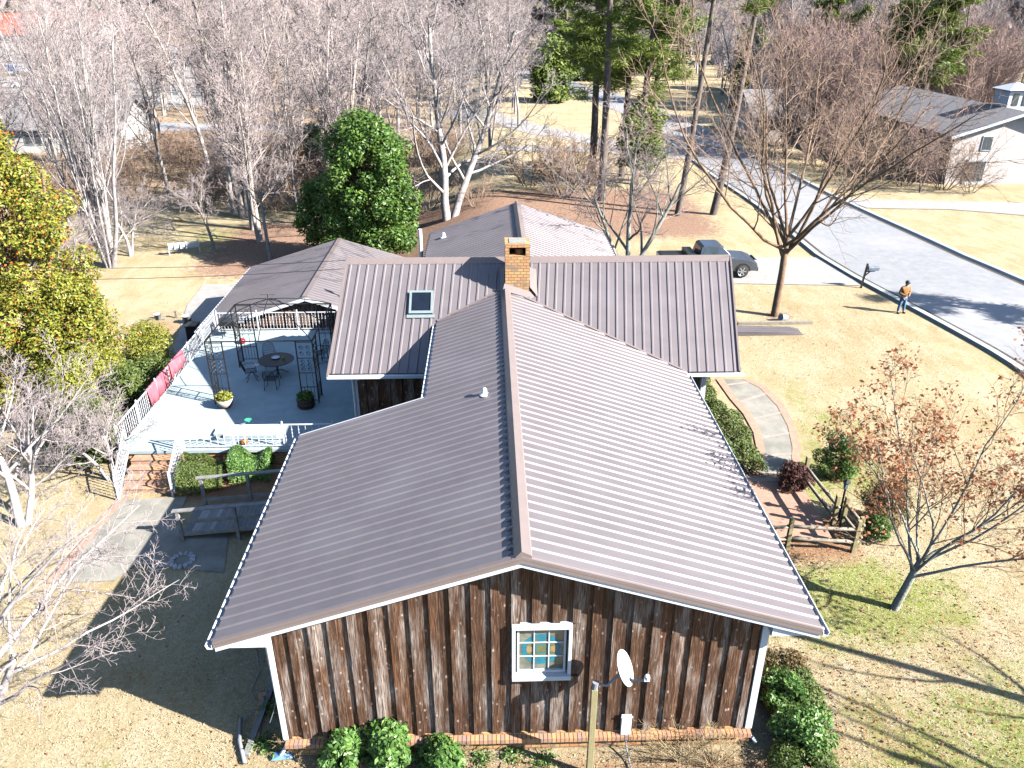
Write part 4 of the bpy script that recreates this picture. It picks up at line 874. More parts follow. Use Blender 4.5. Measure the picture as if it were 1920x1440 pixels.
# D: pale twin-trunk tree
LVD = [dict(seg=9, wig=.07, up=.03, tip=.3, k=9), dict(n=18, len=.62, r=.46, ang=(28, 66), t0=.14, wig=.12, up=.07, seg=8, tip=.2, k=6, tap=.55), dict(n=8, len=.45, r=.5, ang=(25, 55), t0=.2, wig=.14, up=.06, seg=5, tip=.3, k=4), dict(n=8, len=.5, r=.5, ang=(25, 60), t0=.15, wig=.18, up=.04, seg=4, tip=.3, k=3, rmin=.016), dict(n=5, len=.5, r=.5, ang=(30, 60), t0=.15, wig=.18, up=.03, seg=2, tip=.5, k=3, rmin=.012)]
pD = T(838, 412)
bare_tree('bare_tree', pD, 'tall pale bare tree with two trunks rising from one base beyond the far wing', 41, LVD, [(O0, (-.06, 0, 1), 15, .36), ((.5, .1, -.1), (.22, .08, 1), 15, .33)], M_barkw, M_twigw)
# E: many-stemmed pale tree at the left
LVE = [dict(seg=9, wig=.03, up=.06, tip=.25, k=7), dict(n=9, len=.42, r=.45, ang=(12, 34), t0=.2, wig=.08, up=.1, seg=6, tip=.2, k=5, tap=.4), dict(n=8, len=.45, r=.5, ang=(20, 45), t0=.15, wig=.12, up=.06, seg=4, tip=.3, k=3, rmin=.018), dict(n=4, len=.5, r=.5, ang=(25, 55), t0=.15, wig=.16, up=.03, seg=3, tip=.4, k=3, rmin=.013)]
pE = T(207, 500); st_ = []; rr = random.Random(9)
for i in range(11):
    a = i * .6 + .3; m_ = [.03, .09, .16, .24, .33][i % 5]; st_.append(((math.cos(a) * .3, math.sin(a) * .3, -.1), (math.cos(a) * m_ * 1.4, math.sin(a) * m_, 1), rr.uniform(14, 18), rr.uniform(.1, .18)))
bare_tree('bare_tree', pE, 'tall pale bare tree of many upright stems fanning out on the left lawn', 51, LVE, st_, M_barkw, M_twigw)
# F: tall slimmer trees
LVF = [dict(seg=9, wig=.03, up=.05, tip=.3, k=8), dict(n=12, len=.42, r=.45, ang=(22, 45), t0=.3, wig=.1, up=.1, seg=6, tip=.25, k=5, tap=.6), dict(n=8, len=.45, r=.5, ang=(25, 55), t0=.15, wig=.14, up=.06, seg=4, tip=.3, k=4), dict(n=8, len=.5, r=.5, ang=(25, 60), t0=.15, wig=.18, up=.04, seg=3, tip=.4, k=3, rmin=.02)]
eF, _ = bare_tree('bare_tree', T(455, 408), 'tall grey bare tree with forked trunk behind the two small lawn trees', 61, LVF, [(O0, (-.03, 0, 1), 18, .34), ((.35, .2, -.1), (.06, .03, 1), 17, .28)], M_bark, M_twigp)
# small lawn trees at the left
LVS = [dict(seg=6, wig=.05, up=.02, tip=.5, k=7), dict(n=6, len=.75, r=.55, ang=(30, 60), t0=.5, wig=.12, up=.05, seg=6, tip=.25, k=5, tap=.2), dict(n=7, len=.5, r=.5, ang=(30, 60), t0=.2, wig=.15, up=.05, seg=4, tip=.3, k=3), dict(n=7, len=.5, r=.5, ang=(30, 60), t0=.1, wig=.18, up=.03, seg=3, tip=.4, k=3, rmin=.013), dict(n=4, len=.5, r=.6, ang=(30, 60), t0=.1, wig=.18, up=.03, seg=2, tip=.4, k=3, rmin=.011)]
eS, _ = bare_tree('dogwood_tree', T(508, 487), 'small pale bare tree with spreading twiggy crown nearest the garage roof', 71, LVS, [(O0, (-.06, 0, 1), 5.2, .16)], M_bark, M_twigw)
copy_thing(eS, T(402, 470), 2.2, (.85, .85, .8), 'thin small bare tree on the left lawn directly right of the white bench')
# fuzzy low pale tree in front of the many-stemmed one
LVW = [dict(seg=5, wig=.1, up=-.02, tip=.5, k=6), dict(n=8, len=1.3, r=.55, ang=(35, 75), t0=.4, wig=.14, up=.0, seg=6, tip=.25, k=4, tap=.2), dict(n=9, len=.5, r=.5, ang=(30, 60), t0=.15, wig=.15, up=.02, seg=4, tip=.3, k=3), dict(n=9, len=.5, r=.5, ang=(30, 65), t0=.1, wig=.18, up=.03, seg=3, tip=.4, k=3, rmin=.01), dict(n=3, len=.5, r=.6, ang=(30, 60), t0=.1, wig=.18, up=.03, seg=2, tip=.4, k=3, rmin=.009)]
eW, _ = bare_tree('dogwood_tree', T(120, 520), 'low pale pink twiggy bare tree at the foot of the many-stemmed tree', 81, LVW, [(O0, (.1, 0, 1), 3.4, .15), ((.3, .1, 0), (.5, .2, 1), 3.0, .11)], M_barkw, M_twigw)
eW2 = copy_thing(eW, T(245, 480), 1.3, 1.0, 'low fuzzy pale bare tree just right of the many-stemmed trunk'); eW3 = copy_thing(eW, T(470, 380), 2.3, 1.2, 'low pinkish twiggy tree in front of the forked grey trunk')
# foreground left pale dogwoods
LVG = [dict(seg=5, wig=.08, up=.02, tip=.6, k=8), dict(n=7, len=1.35, r=.55, ang=(35, 68), t0=.4, wig=.1, up=.03, seg=7, tip=.2, k=6, tap=.2), dict(n=8, len=.48, r=.5, ang=(28, 55), t0=.2, wig=.13, up=.03, seg=5, tip=.25, k=4), dict(n=8, len=.45, r=.5, ang=(30, 60), t0=.15, wig=.16, up=.05, seg=4, tip=.4, k=3, rmin=.008), dict(n=6, len=.4, r=.6, ang=(30, 60), t0=.2, wig=.16, up=.06, seg=2, tip=.5, k=3, rmin=.006)]
bare_tree('dogwood_tree', T(40, 985), 'pale grey bare dogwood beside the brick path at the left, below the evergreen shrubs', 91, LVG, [(O0, (-.1, .1, 1), 3.0, .16), ((.2, 0, -.1), (.3, .2, 1), 2.8, .12)], M_barkw, M_twigw)
bare_tree('dogwood_tree', (-12.6, 13.2, -1.1), 'pale bare tree reaching in from the left edge over the roof shadow', 97, LVG, [(O0, (.2, .1, 1), 3.9, .2), ((.2, .3, -.1), (.5, .3, 1), 3.2, .12)], M_barkw, M_twigw)
bare_tree('dogwood_tree', T(215, 900), 'small pale twiggy bare shrub tree just left of the brick steps', 95, LVG, [(O0, (.05, .1, 1), 1.9, .08), ((-.2, 0, 0), (-.4, .1, 1), 1.9, .07)], M_barkw, M_twigw)
# out-of-frame oak whose shadow crosses the right lawn, and a pine across the road
bare_tree('bare_tree', (19.5, 11.4, -1.07), 'tall bare tree standing outside the right edge, throwing its trunk shadow over the lawn', 103, [dict(seg=9, wig=.02, up=.05, tip=.3, k=8), dict(n=9, len=.3, r=.4, ang=(35, 65), t0=.22, wig=.12, up=.06, seg=5, tip=.3, k=5, tap=.4), dict(n=4, len=.5, r=.5, ang=(25, 55), t0=.2, wig=.14, up=.04, seg=4, tip=.3, k=4)], [(O0, (0, .02, 1), 12, .2)], M_bark, M_twigp)

bare_tree('bare_tree', (20.5, 6.8, -1.07), 'broad bare tree standing outside the lower right corner, its branch shadows on the lawn', 107, [dict(seg=6, wig=.05, up=.02, tip=.5, k=7), dict(n=8, len=.8, r=.5, ang=(25, 60), t0=.3, wig=.1, up=.06, seg=6, tip=.25, k=5, tap=.3), dict(n=5, len=.5, r=.5, ang=(25, 55), t0=.2, wig=.14, up=.04, seg=4, tip=.3, k=4), dict(n=4, len=.5, r=.5, ang=(25, 55), t0=.2, wig=.14, up=.04, seg=3, tip=.3, k=3)], [(O0, (0, .02, 1), 8.5, .22)], M_bark, M_twigp)
# pines
def pine(loc, H, r, label, seed, lean=(0, 0), cz0=.5, ncl=30, spread=4.2, group='tall pines beyond the house', needles=120, s=.24):
    rd = random.Random(seed); e = empty('pine_tree', loc, label, 'pine', group); t = Tree(seed, [dict(seg=10, wig=.012, up=.02, tip=.4, k=9)], 0)
    t.grow(O0, (lean[0], lean[1], 1), H, r, 0); pts = t.tr[0][0]; cls = []
    for i in range(ncl):
        f = cz0 + (1 - cz0) * ((i + rd.random()) / ncl); x = f * 10; k = min(9, int(x)); p = pts[k].lerp(pts[k + 1], x - k); az = rd.random() * 6.28
        L = spread * (1.05 - f * .75) * rd.uniform(.6, 1.15); d = Vector((math.cos(az), math.sin(az), rd.uniform(-.1, .35))); q = [p, p + d * L * .5 + Vector((0, 0, -.05 * L)), p + d * L + Vector((0, 0, .08 * L))]
        t.cr.append((q, [.05, .035, .015], 4))
        for w_ in range(4):
            c = q[1].lerp(q[2], w_ / 3) + Vector((rd.gauss(0, .3), rd.gauss(0, .3), rd.gauss(0, .15))); cls.append((tuple(c), L * .17 + .35))
            t.cr.append(([q[1].lerp(q[2], w_ / 3), c], [.02, .01], 3))
    t.mesh('trunk', t.tr, M_barkd, e, True)
    b_ = t.mesh('branches', t.cr, M_barkd, e, True)
    rs = np.random.RandomState(seed); C_ = np.array([c for c, q in cls]); Q = np.array([q for c, q in cls]); P_ = np.repeat(C_, needles, 0) + rs.normal(size=(len(C_) * needles, 3)) * np.repeat(Q, needles)[:, None] * np.array([.5, .5, .2])
    leafmesh('foliage', P_, s, M_needle, None, seed, .16, .4).parent = e
    return e
p1 = pine(T(1127, 376), 26, .34, 'dark thick pine trunk standing tallest left of the pine clump beyond the far wing', 201, cz0=.38, ncl=40, spread=5)
p2 = pine(T(1110, 332), 25, .36, 'second pine close behind the dark thick pine trunk', 202, cz0=.3, ncl=44, spread=5)
p3 = pine(T(1165, 331), 26, .3, 'straight pine in the middle of the clump, between the dark pine and the leaning pair', 203, cz0=.28, ncl=44, spread=5)
p4 = pine(T(1188, 345), 27, .32, 'left pine of the leaning pair beside the road', 204, lean=(.07, 0), cz0=.34, ncl=40, spread=4.5)
p5 = pine(T(1213, 331), 27, .3, 'right pine of the leaning pair beside the road', 205, lean=(.05, 0), cz0=.28, ncl=44, spread=5)
p6 = pine(T(1270, 404), 24, .26, 'slender grey pine trunk leaning right between the lichen tree and the road', 206, lean=(.1, 0), cz0=.62, ncl=18)
p7 = pine(T(1337, 402), 20, .3, 'shorter mottled pine trunk at the road edge behind the truck', 207, lean=(.16, 0.02), cz0=.72, ncl=12)
# evergreens with dense crowns
def evergreen(name, loc, label, H, Rr, n, s, m, seed, group=None, trunk_h=1.0, lumps=26, cat='tree', cone=.5, extra=None, clump=.42):
    e = empty(name, loc, label, cat, group); rd = random.Random(seed); rs = np.random.RandomState(seed)
    t = Tree(seed, [dict(seg=6, wig=.05, up=.05, tip=.3, k=8)], 0); t.grow(O0, (0, 0, 1), H * .85, max(.04, Rr * .05), 0)
    L_ = []
    for i in range(lumps):
        f = (i + .5) / lumps; z = trunk_h + (H - trunk_h) * f; w = Rr * (1 - cone * f) * math.sqrt(max(0, 1 - (2 * f - .85) ** 2 * .75)); a = i * 2.4 + rd.random(); rr_ = w * rd.uniform(.35, .85)
        c = (math.cos(a) * rr_, math.sin(a) * rr_, z); L_.append((c, Rr * clump * rd.uniform(.6, 1.15))); t.cr.append(([Vector((0, 0, z * .7)), Vector(c)], [max(.015, Rr * .012), .01], 4))
    t.mesh('trunk', t.tr, M_barkb, e, True); t.mesh('branches', t.cr, M_barkb, e, True)
    tot = sum(q ** 2 for c, q in L_); Ps = []; Ns = []
    for c, q in L_:
        k = int(n * q * q / tot); d = rs.normal(size=(k, 3)); d /= np.linalg.norm(d, axis=1)[:, None]; rad = q * (1 - .45 * rs.rand(k) ** 2) * (1 + .22 * np.sin(d[:, 0] * 5 + seed) * np.cos(d[:, 1] * 6))
        Ps.append(np.array(c) + d * rad[:, None] * np.array([1, 1, .75])); Ns.append(d * .9)
    Ps = np.concatenate(Ps); Ns = np.concatenate(Ns)
    keep = Ps[:, 2] > .05; Ps, Ns = Ps[keep], Ns[keep]
    leafmesh('foliage', Ps, s, m, None, seed, .5, .15, Ns).parent = e
    if extra:
        me_, frac, es = extra; k = rs.rand(len(Ps)) < frac; hb = rs.rand(len(L_))
        leafmesh('berries', Ps[k] + Ns[k] * .08 + rs.normal(size=(k.sum(), 3)) * .03, es, me_, None, seed + 1, .8).parent = e
    return e
evergreen('evergreen_tree', (-8.2, 54.5, tz(-8.2, 54.5)), 'dense dark green broadleaf evergreen standing beyond the garage roof', 10.2, 4.1, 42000, .13, M_leafd, 301, cone=.12, trunk_h=1.8, lumps=70, clump=.27)
evergreen('evergreen_tree', (-12.6, 58.5, tz(-12, 58)), 'lower bright green bush half hidden behind the left of the big evergreen', 5.5, 2.4, 9000, .12, M_leafd, 302, trunk_h=.8, lumps=24, clump=.36)
hl = evergreen('holly_tree', (-21.2, 34.5, tz(-21, 34)), 'tall yellow green holly thick with orange berries at the left edge', 12.8, 4.3, 56000, .085, M_leafy, 303, trunk_h=.3, lumps=110, clump=.2, cone=.35, extra=(M_berry, .16, .05))
evergreen('holly_tree', (-18.6, 33.4, tz(-18.6, 33.4)), 'lower yellow green holly in front of the tall berried one at the left', 6.0, 3.3, 26000, .075, M_leafy, 304, trunk_h=.2, lumps=50, clump=.28, extra=(M_berry, .06, .05))
for i, (u, v, H, Rr, lb) in enumerate(((285, 690, 2.3, 1.5, 'yellow green juniper bush outside the far half of the left railing'), (215, 770, 2.5, 1.5, 'yellow green juniper bush midway along the outside of the left railing'), (195, 860, 2.1, 1.2, 'dark green juniper bush at the near end of the left railing'))):
    p = T(u, v); p.x = min(p.x, -14.1 - Rr); evergreen('juniper_bush', p, lb, H, Rr, 9000, .06, M_leafy if i < 2 else M_leafh, 310 + i, 'junipers along the left railing', .1, 22, 'bush', .3)
for i, (x, y, H, Rr) in enumerate(((-15.2, 26.6, 2.2, 1.15), (-16.6, 28.4, 2.9, 1.5), (-15.4, 30.2, 2.5, 1.2), (-17.5, 31.0, 3.0, 1.6), (-15.6, 33.2, 2.4, 1.3))):
    evergreen('juniper_bush', (x, y, tz(x, y)), 'yellow green juniper in the thick of the row along the left railing', H, Rr, 7000, .06, M_leafy if i % 2 else M_leafh, 350 + i, 'junipers along the left railing', .1, 22, 'bush', .3)
# background evergreens
for i, (u, v, H, Rr, m, lb) in enumerate(((1030, 190, 9, 4.5, M_needle, 'green cedar mass beyond the twin-trunk tree, left of the pine clump'), (1095, 150, 8, 4, M_needle, 'distant cedar behind the dark pine trunk'), (1400, 170, 10, 5, M_needle, 'distant green cedar behind the spreading lawn tree'), (590, 330, 5, 2.5, M_leafd, 'dark green bush in the woods left of the big evergreen'))):
    evergreen('cedar_tree', T(u, v), lb, H, Rr, 9000, .3 if i != 3 else .14, m, 330 + i, None, .5, 26, 'tree')
pine(Vector((53, 100, 0)), 23, .4, 'broad green pine at the top right edge behind the white house', 208, cz0=.26, ncl=70, spread=6.5, needles=150, s=.36, group=None)
pine(Vector((57, 112, 0)), 22, .4, 'green pine left of the broad one in the top right corner', 209, cz0=.3, ncl=50, spread=6, needles=110, s=.34, group=None)
pine(Vector((50, 122, 0)), 25, .4, 'farthest green pine in the top right corner', 210, cz0=.3, ncl=50, spread=6, needles=110, s=.34, group=None)
pine(Vector((26, 170, 0)), 21, .4, 'distant pine with full crown above the bend of the road', 211, cz0=.25, ncl=44, spread=5, needles=90, s=.45, group=None)
pine(Vector((14, 150, 0)), 22, .4, 'distant pine with full crown seen between the pine trunks', 212, cz0=.25, ncl=44, spread=5, needles=90, s=.42, group=None)
pine(Vector((44, 190, 0)), 21, .4, 'distant pine with full crown right of the road bend', 213, cz0=.25, ncl=44, spread=5, needles=90, s=.45, group=None)
pine(Vector((36.8, 34.2, 0)), 10.5, .25, 'pine across the street outside the right edge shading the asphalt', 214, cz0=.35, ncl=22, spread=2.8, group=None, needles=70)

evergreen('young_pine', T(1195, 345), 'loose yellow green young pine in front of the tall pine trunks', 6.5, 3.0, 5200, .17, M_needle, 341, None, 1.5, 26, 'pine', .3, clump=.3)
# woods: bare trees, each an object; three master meshes, copied
M_woods = mat('woods_twig', (.48, .39, .37), (.34, .27, .25), .15, .95)
M_woodsb = mat('woods_bark', (.54, .47, .42), (.32, .27, .23), .4, .95)
LVB1 = [dict(seg=7, wig=.04, up=.04, tip=.3, k=6), dict(n=12, len=.45, r=.5, ang=(22, 48), t0=.22, wig=.1, up=.1, seg=5, tip=.25, k=4, tap=.5), dict(n=9, len=.48, r=.5, ang=(25, 55), t0=.12, wig=.14, up=.07, seg=3, tip=.3, k=3, rmin=.028), dict(n=8, len=.55, r=.6, ang=(25, 60), t0=.1, wig=.16, up=.05, seg=2, tip=.4, k=3, rmin=.022)]
WL = 'bare winter tree in the belt of woods beyond the house'; WG = 'bare trees of the woods beyond the house'
protos = [bare_tree('woodland_tree', (-34, 84, -2.6), WL, 401 + i, LVB1, [(O0, (0, 0, 1), 15 + i, .24)] + ([((.3, 0, 0), (.15, .1, 1), 13, .17)] if i % 2 else []), M_woodsb, M_woods, WG)[0] for i in range(4)]
rw = random.Random(77); spots = []
def clear(x, y):
    p_ = (x - 1.67 / 57.3 * y) / y   # bearing
    if y > 88 and .04 < x / y < .27 and y < 150: return False       # lawns and drives right of centre
    if -8 < x < 14 and 60 < y < 84: return False
    if 14 <= x < 40 and y < 100: return False
    if x > -16 and y < 66: return False
    if x < -24 and y < 72: return False
    if 14 < x < 36 and y < 130: return False
    if 28 < x < 75 and y < 106: return False
    if x < -60 and 140 < y < 330 and x / y < -.52: return False
    return True
k = 0
while len(spots) < 250 and k < 9000:
    k += 1
    y = 62 + 215 * rw.random() ** 1.4; x = rw.uniform(-.72, .72) * y
    if not clear(x, y): continue
    if x / y > 0.05 and y < 112: continue
    md = 3.4 if y < 110 else 5.5
    if any((x - a) ** 2 + (y - b) ** 2 < md * md for a, b in spots): continue
    spots.append((x, y))
for i, (x, y) in enumerate(spots):
    e = protos[i % 4]; sc = rw.uniform(.72, 1.12)
    if i < 4: e.location = (x, y, tz(x, y)); e.rotation_euler = (0, 0, rw.random() * 6.28)
    else: copy_thing(e, (x, y, tz(x, y)), rw.random() * 6.28, (sc, sc, sc * rw.uniform(.9, 1.1)), WL)
# reddish thicket behind the white house
LVT = [dict(seg=5, wig=.06, up=.06, tip=.3, k=4), dict(n=10, len=.5, r=.5, ang=(18, 42), t0=.15, wig=.1, up=.12, seg=4, tip=.3, k=3, rmin=.02), dict(n=9, len=.5, r=.6, ang=(20, 50), t0=.1, wig=.14, up=.08, seg=3, tip=.4, k=3, rmin=.018), dict(n=6, len=.5, r=.6, ang=(20, 50), t0=.1, wig=.14, up=.08, seg=2, tip=.4, k=3, rmin=.016)]
TL = 'reddish bare tree in the thicket behind the white neighbouring house'
tp = bare_tree('woodland_tree', (50, 90, 0), TL, 451, LVT, [(O0, (math.cos(a) * .25, math.sin(a) * .25, 1), 8.5, .1) for a in (0, 1.6, 3.2, 4.8)], M_twigr, M_twigr, 'reddish thicket behind the white house')[0]
rw = random.Random(5); n_ = 0
while n_ < 80:
    x = rw.uniform(24, 70); y = rw.uniform(80, 130)
    if x / y > .62 or x / y < .36 or (30 < x < 53 and 92 < y < 106) or (x > 39 and y < 94): continue
    if n_ == 0: tp.location = (x, y, 0)
    else: s_ = rw.uniform(.8, 1.35); copy_thing(tp, (x, y, tz(x, y)), rw.random() * 6.28, s_, TL)
    n_ += 1
# understorey brush between the trees
LVU = [dict(seg=4, wig=.12, up=.04, tip=.4, k=3), dict(n=8, len=.6, r=.6, ang=(25, 60), t0=.1, wig=.16, up=.05, seg=3, tip=.4, k=3, rmin=.014), dict(n=8, len=.5, r=.6, ang=(25, 60), t0=.1, wig=.16, up=.03, seg=2, tip=.4, k=3, rmin=.012)]
BL = 'tangle of leafless brush on the leaf strewn ground beyond the roofs'
bp_ = bare_tree('brush', (0, 68, 0), BL, 461, LVU, [((math.cos(a) * .3, math.sin(a) * .3, 0), (math.cos(a) * .7, math.sin(a) * .7, 1), 2.6, .035) for a in [i * .7 for i in range(9)]], M_twigb, M_twigb, 'brush under the trees', 'bush')[0]
rw = random.Random(15); n_ = 0
while n_ < 60:
    y = rw.uniform(64, 100); x = rw.uniform(-45, 11)
    if x > -3 and y > 72: continue
    if x < -12 and y < 70: continue
    if n_ == 0: bp_.location = (x, y, tz(x, y))
    else: s_ = rw.uniform(.8, 1.8); copy_thing(bp_, (x, y, tz(x, y)), rw.random() * 6.28, s_, BL)
    n_ += 1
# tangled shrubs by the white house
TB = 'tangled leafless shrub against the near side of the white neighbouring house'
for i, (x, y, s_) in enumerate(((34, 72, 1.6), (37, 70, 1.8), (39.5, 68, 1.5), (31.5, 75.5, 1.3), (35.5, 75, 1.9), (41, 66.5, 1.0))):
    copy_thing(bp_, (x, y, 0), i * 1.1, s_, TB, 'shrubs by the white house')
# far woods as one mass
rs = np.random.RandomState(3); n = 26000; yy = 230 + 900 * rs.rand(n) ** 1.5; xx = (rs.rand(n) * 2 - 1) * yy * .95; hh = 5 + 13 * rs.rand(n)
k_ = ~((xx < -60) & (yy < 345) & (xx / yy < -.3)); xx, yy, hh = xx[k_], yy[k_], hh[k_]; n = len(xx)
Pf = np.stack([xx, yy, np.array([tz(a, b) for a, b in zip(xx, yy)]) + hh], 1)
fw_ = leafmesh('far_woods', Pf, 2.6, mat('far_woods', (.2, .15, .14), (.3, .23, .21), .02, .95, island=.7, c3=(.16, .18, .09)), None, 3, .9, -.2); tag(fw_, kind='stuff')

# ------------------------------------------------------------------ hedges and shrubs near the house
def hedge(name, pts, w, h, label, n, s, m, seed, group=None, cat='hedge', taper=1.0):
    """clipped or loose hedge following a polyline: twig core plus a leaf shell with uneven outline"""
    pts = [Vector(p) for p in pts]; e = empty(name, pts[0], label, cat, group); rs = np.random.RandomState(seed)
    segs = [(a, b, (b - a).length) for a, b in zip(pts[:-1], pts[1:])]; tot = sum(q[2] for q in segs); Ps = []; Ns = []
    for a, b, L in segs:
        k = int(n * L / tot); t = rs.rand(k)[:, None]; base = np.array(a) * (1 - t) + np.array(b) * t; d = (b - a).normalized(); sd_ = np.array((-d.y, d.x, 0)); dd = np.array(d)
        th = rs.rand(k) * math.pi; ww = w / 2; lump = 1 + .16 * np.sin(base[:, 0] * 3.1 + base[:, 1] * 2.3 + seed) + .1 * np.sin(base[:, 0] * 7 - base[:, 1] * 5)
        c, s2 = np.cos(th), np.sin(th); c = np.sign(c) * np.abs(c) ** .6; s2 = s2 ** .6
        rad = (1 - .5 * rs.rand(k) ** 2.2) * lump; P_ = base + sd_ * (c * ww * rad)[:, None]; P_[:, 2] += s2 * h * rad; Ps.append(P_); Ns.append(sd_ * c[:, None] + np.array((0, 0, 1)) * s2[:, None])
    Ps = np.concatenate(Ps); Ns = np.concatenate(Ns); Ps -= np.array(pts[0])
    leafmesh('foliage', Ps, s, m, None, seed, .5, .1, Ns).parent = e
    t = Tree(seed, [dict(seg=3, wig=.2, up=.1, tip=.4, k=4)], 0); rd = random.Random(seed)
    for i in range(int(6 + tot * 5)):
        a, b, L = segs[rd.randrange(len(segs))]; p = a.lerp(b, rd.random()) - pts[0]; t.grow((p.x, p.y, p.z - .05), (rd.gauss(0, .5), rd.gauss(0, .5), 1), h * .8, .015, 0)
    t.mesh('stems', t.tr, M_barkb, e, True); return e
def Tp(*uv): return [T(*q) for q in uv]
hedge('hedge', [(-11.05, 24.2, tz(-11, 24)), (-9.6, 24.3, tz(-9.6, 24))], 1.5, .95, 'rounded olive green box hedge between the brick steps and the timber ramp', 15000, .035, M_leafh, 501)
hedge('hedge', [(-9.45, 24.6, tz(-9.4, 24)), (-8.0, 24.75, tz(-8, 24))], 1.1, 1.0, 'looser bright green shrub under the near terrace railing, partly in the shade', 9000, .04, M_leafp, 502, None, 'bush')
hedge('hedge', [(8.0, 31.6, -.1), (8.5, 29.2, -.3), (8.9, 26.8, -.5), (9.1, 25.0, -.6), (9.0, 24.1, -.7)], 1.9, .75, 'long dark green hedge along the right side of the house beside the curved path', 26000, .05, M_leafh, 503)
def bush(u, v, H, Rr, n, m, label, seed, s=.04, group=None, dx=0):
    p = T(u, v); p.x += dx; return evergreen('bush', p, label, H, Rr, n, s, m, seed, group, .05, 16, 'bush', .15, clump=.5)
M_bronze = mat('bronze_leaf', (.09, .1, .03), (.2, .13, .05), 1.2, .6, island=.6, c3=(.42, .22, .08), transl=.2)
M_burg = mat('burgundy_leaf', (.1, .03, .025), (.14, .05, .04), 1.5, .6, island=.6, c3=(.1, .09, .04), transl=.15)
bush(1568, 895, 1.7, .75, 9000, M_leafd, 'clipped dark green bush with bronze tips behind the rail fence', 511)
bush(1655, 985, 1.6, .75, 9000, M_bronze, 'round bronze and green bush behind the rust leaved maple', 512)
bush(1487, 915, .9, .6, 6000, M_burg, 'low burgundy bush at the end of the curved path', 513)
bush(1640, 1010, .8, .5, 3500, M_leafd, 'low dark bush at the right end of the nearer rail fence', 514)
# front bed
for (u, v, H_, R_, n_, lb) in ((650, 1432, .9, .5, 3600, 'glossy bright green laurel at the foot of the gable, leftmost of the three'), (735, 1425, 1.05, .62, 5200, 'largest bright green laurel at the foot of the gable, in the middle'), (830, 1440, .75, .55, 3600, 'low bright green laurel at the foot of the gable, rightmost of the three')):
    evergreen('laurel_bush', T(u, v), lb, H_, R_, n_, .075, M_leafp, 521 + u, 'laurels in the front bed', .0, 16, 'bush', .1, clump=.48)
hedge('hedge', [T(1475, 1270), T(1490, 1340), T(1505, 1440), T(1505, 1500)], 1.3, .5, 'loose dark green azalea hedge along the right corner of the gable', 9000, .042, M_leafh, 523)
for (u, v, H_, R_, lb) in ((1500, 1395, .95, .75, 'bright leafy azalea mound rising from the hedge at the right corner, lowest in the photo'), (1470, 1320, .75, .6, 'smaller azalea mound in the hedge nearer the corner of the gable')):
    evergreen('azalea_bush', T(u, v), lb, H_, R_, 5200, .05, M_leafp, 560 + u, 'azaleas at the right corner', .0, 18, 'bush', .1, clump=.42)
hedge('bush', [T(1455, 1235), T(1475, 1300)], 1.5, .45, 'reddish brown low azalea beyond the green hedge at the right corner', 6000, .04, M_bronze, 524, None, 'bush')
LVQ = [dict(seg=4, wig=.16, up=.03, tip=.4, k=4), dict(n=7, len=.55, r=.6, ang=(25, 60), t0=.15, wig=.18, up=.04, seg=4, tip=.4, k=3, rmin=.005), dict(n=6, len=.5, r=.6, ang=(25, 60), t0=.1, wig=.18, up=.03, seg=2, tip=.4, k=3, rmin=.004)]
M_straw = mat('straw_twig', (.48, .36, .2), (.36, .25, .13), 2, .9)
for i, (u, v, h, lb) in enumerate(((1275, 1420, 1.1, 'dry straw coloured twiggy shrub right of the satellite dish post'), (560, 1400, .6, 'dry twiggy shrub at the left corner of the gable'), (1340, 1435, .8, 'dry twiggy shrub near the right corner of the gable'), (850, 1420, .5, 'thin dry twigs beside the laurels'))):
    bare_tree('dry_shrub', T(u, v), lb, 531 + i, LVQ, [((math.cos(a) * .12, math.sin(a) * .12, 0), (math.cos(a) * .8, math.sin(a) * .6, 1), h, .012) for a in [k * .55 for k in range(12)]], M_straw, M_straw, 'dry twiggy shrubs in the front bed', 'bush')
# daffodil leaves, weeds and green tufts
def tufts(name, label, pts, n, r, s, m, seed, kind=None):
    rs = np.random.RandomState(seed); Ps = []
    for p in pts: q = rs.normal(size=(n, 3)) * np.array([r, r, .04]) + np.array([p[0], p[1], tz(p[0], p[1]) + .08]); Ps.append(q)
    return tag(leafmesh(name, np.concatenate(Ps), s, m, None, seed, .3, -.3), label, 'weeds' if not kind else None, None, kind)
tufts('weeds', None, [T(490, 1395), T(500, 1330), T(515, 1400), T(905, 1425), T(960, 1418), T(1020, 1430), T(830, 1428)], 160, .16, .06, M_leafp, 551, 'stuff')
# grass and fallen leaves: fine ground cover near the camera
rs = np.random.RandomState(8); Ps = []
n = 150000; y = 9.5 + 40 * rs.rand(n) ** 1.6; x = (rs.rand(n) * 2 - 1) * (y * .62 + 5)
k_ = ~((x > -4.9) & (x < 6.05) & (y > 12.9) & (y < 40)) & ~((x > -13.9) & (x < 8) & (y > 25) & (y < 48)) & ~((x < -8.5) & (x > -14) & (y > 18.8) & (y < 23.6)) & ~((x > 21.0) & (y > 26)) & ~((x > 8.7) & (x < 12.4) & (y > 20.2) & (y < 31.5)) & ~((x > -11) & (x < -4.8) & (y > 19) & (y < 25.3)) & ~((x > 5) & (y > 43) & (y < 50))
x, y = x[k_], y[k_]; P_ = np.stack([x, y, np.array([tz(a, b) for a, b in zip(x, y)]) + .025], 1)
M_straw2 = mat('dry_grass', (.66, .5, .27), (.8, .68, .44), .6, .9, island=.8, c3=(.36, .26, .12), transl=.2)
tag(leafmesh('grass', P_, .035, M_straw2, None, 9, .22, -.2), kind='stuff')
k_ = (rs.rand(len(P_)) < .03 + .12 * (np.hypot(P_[:, 0] - 10.9, P_[:, 1] - 16) < 4))
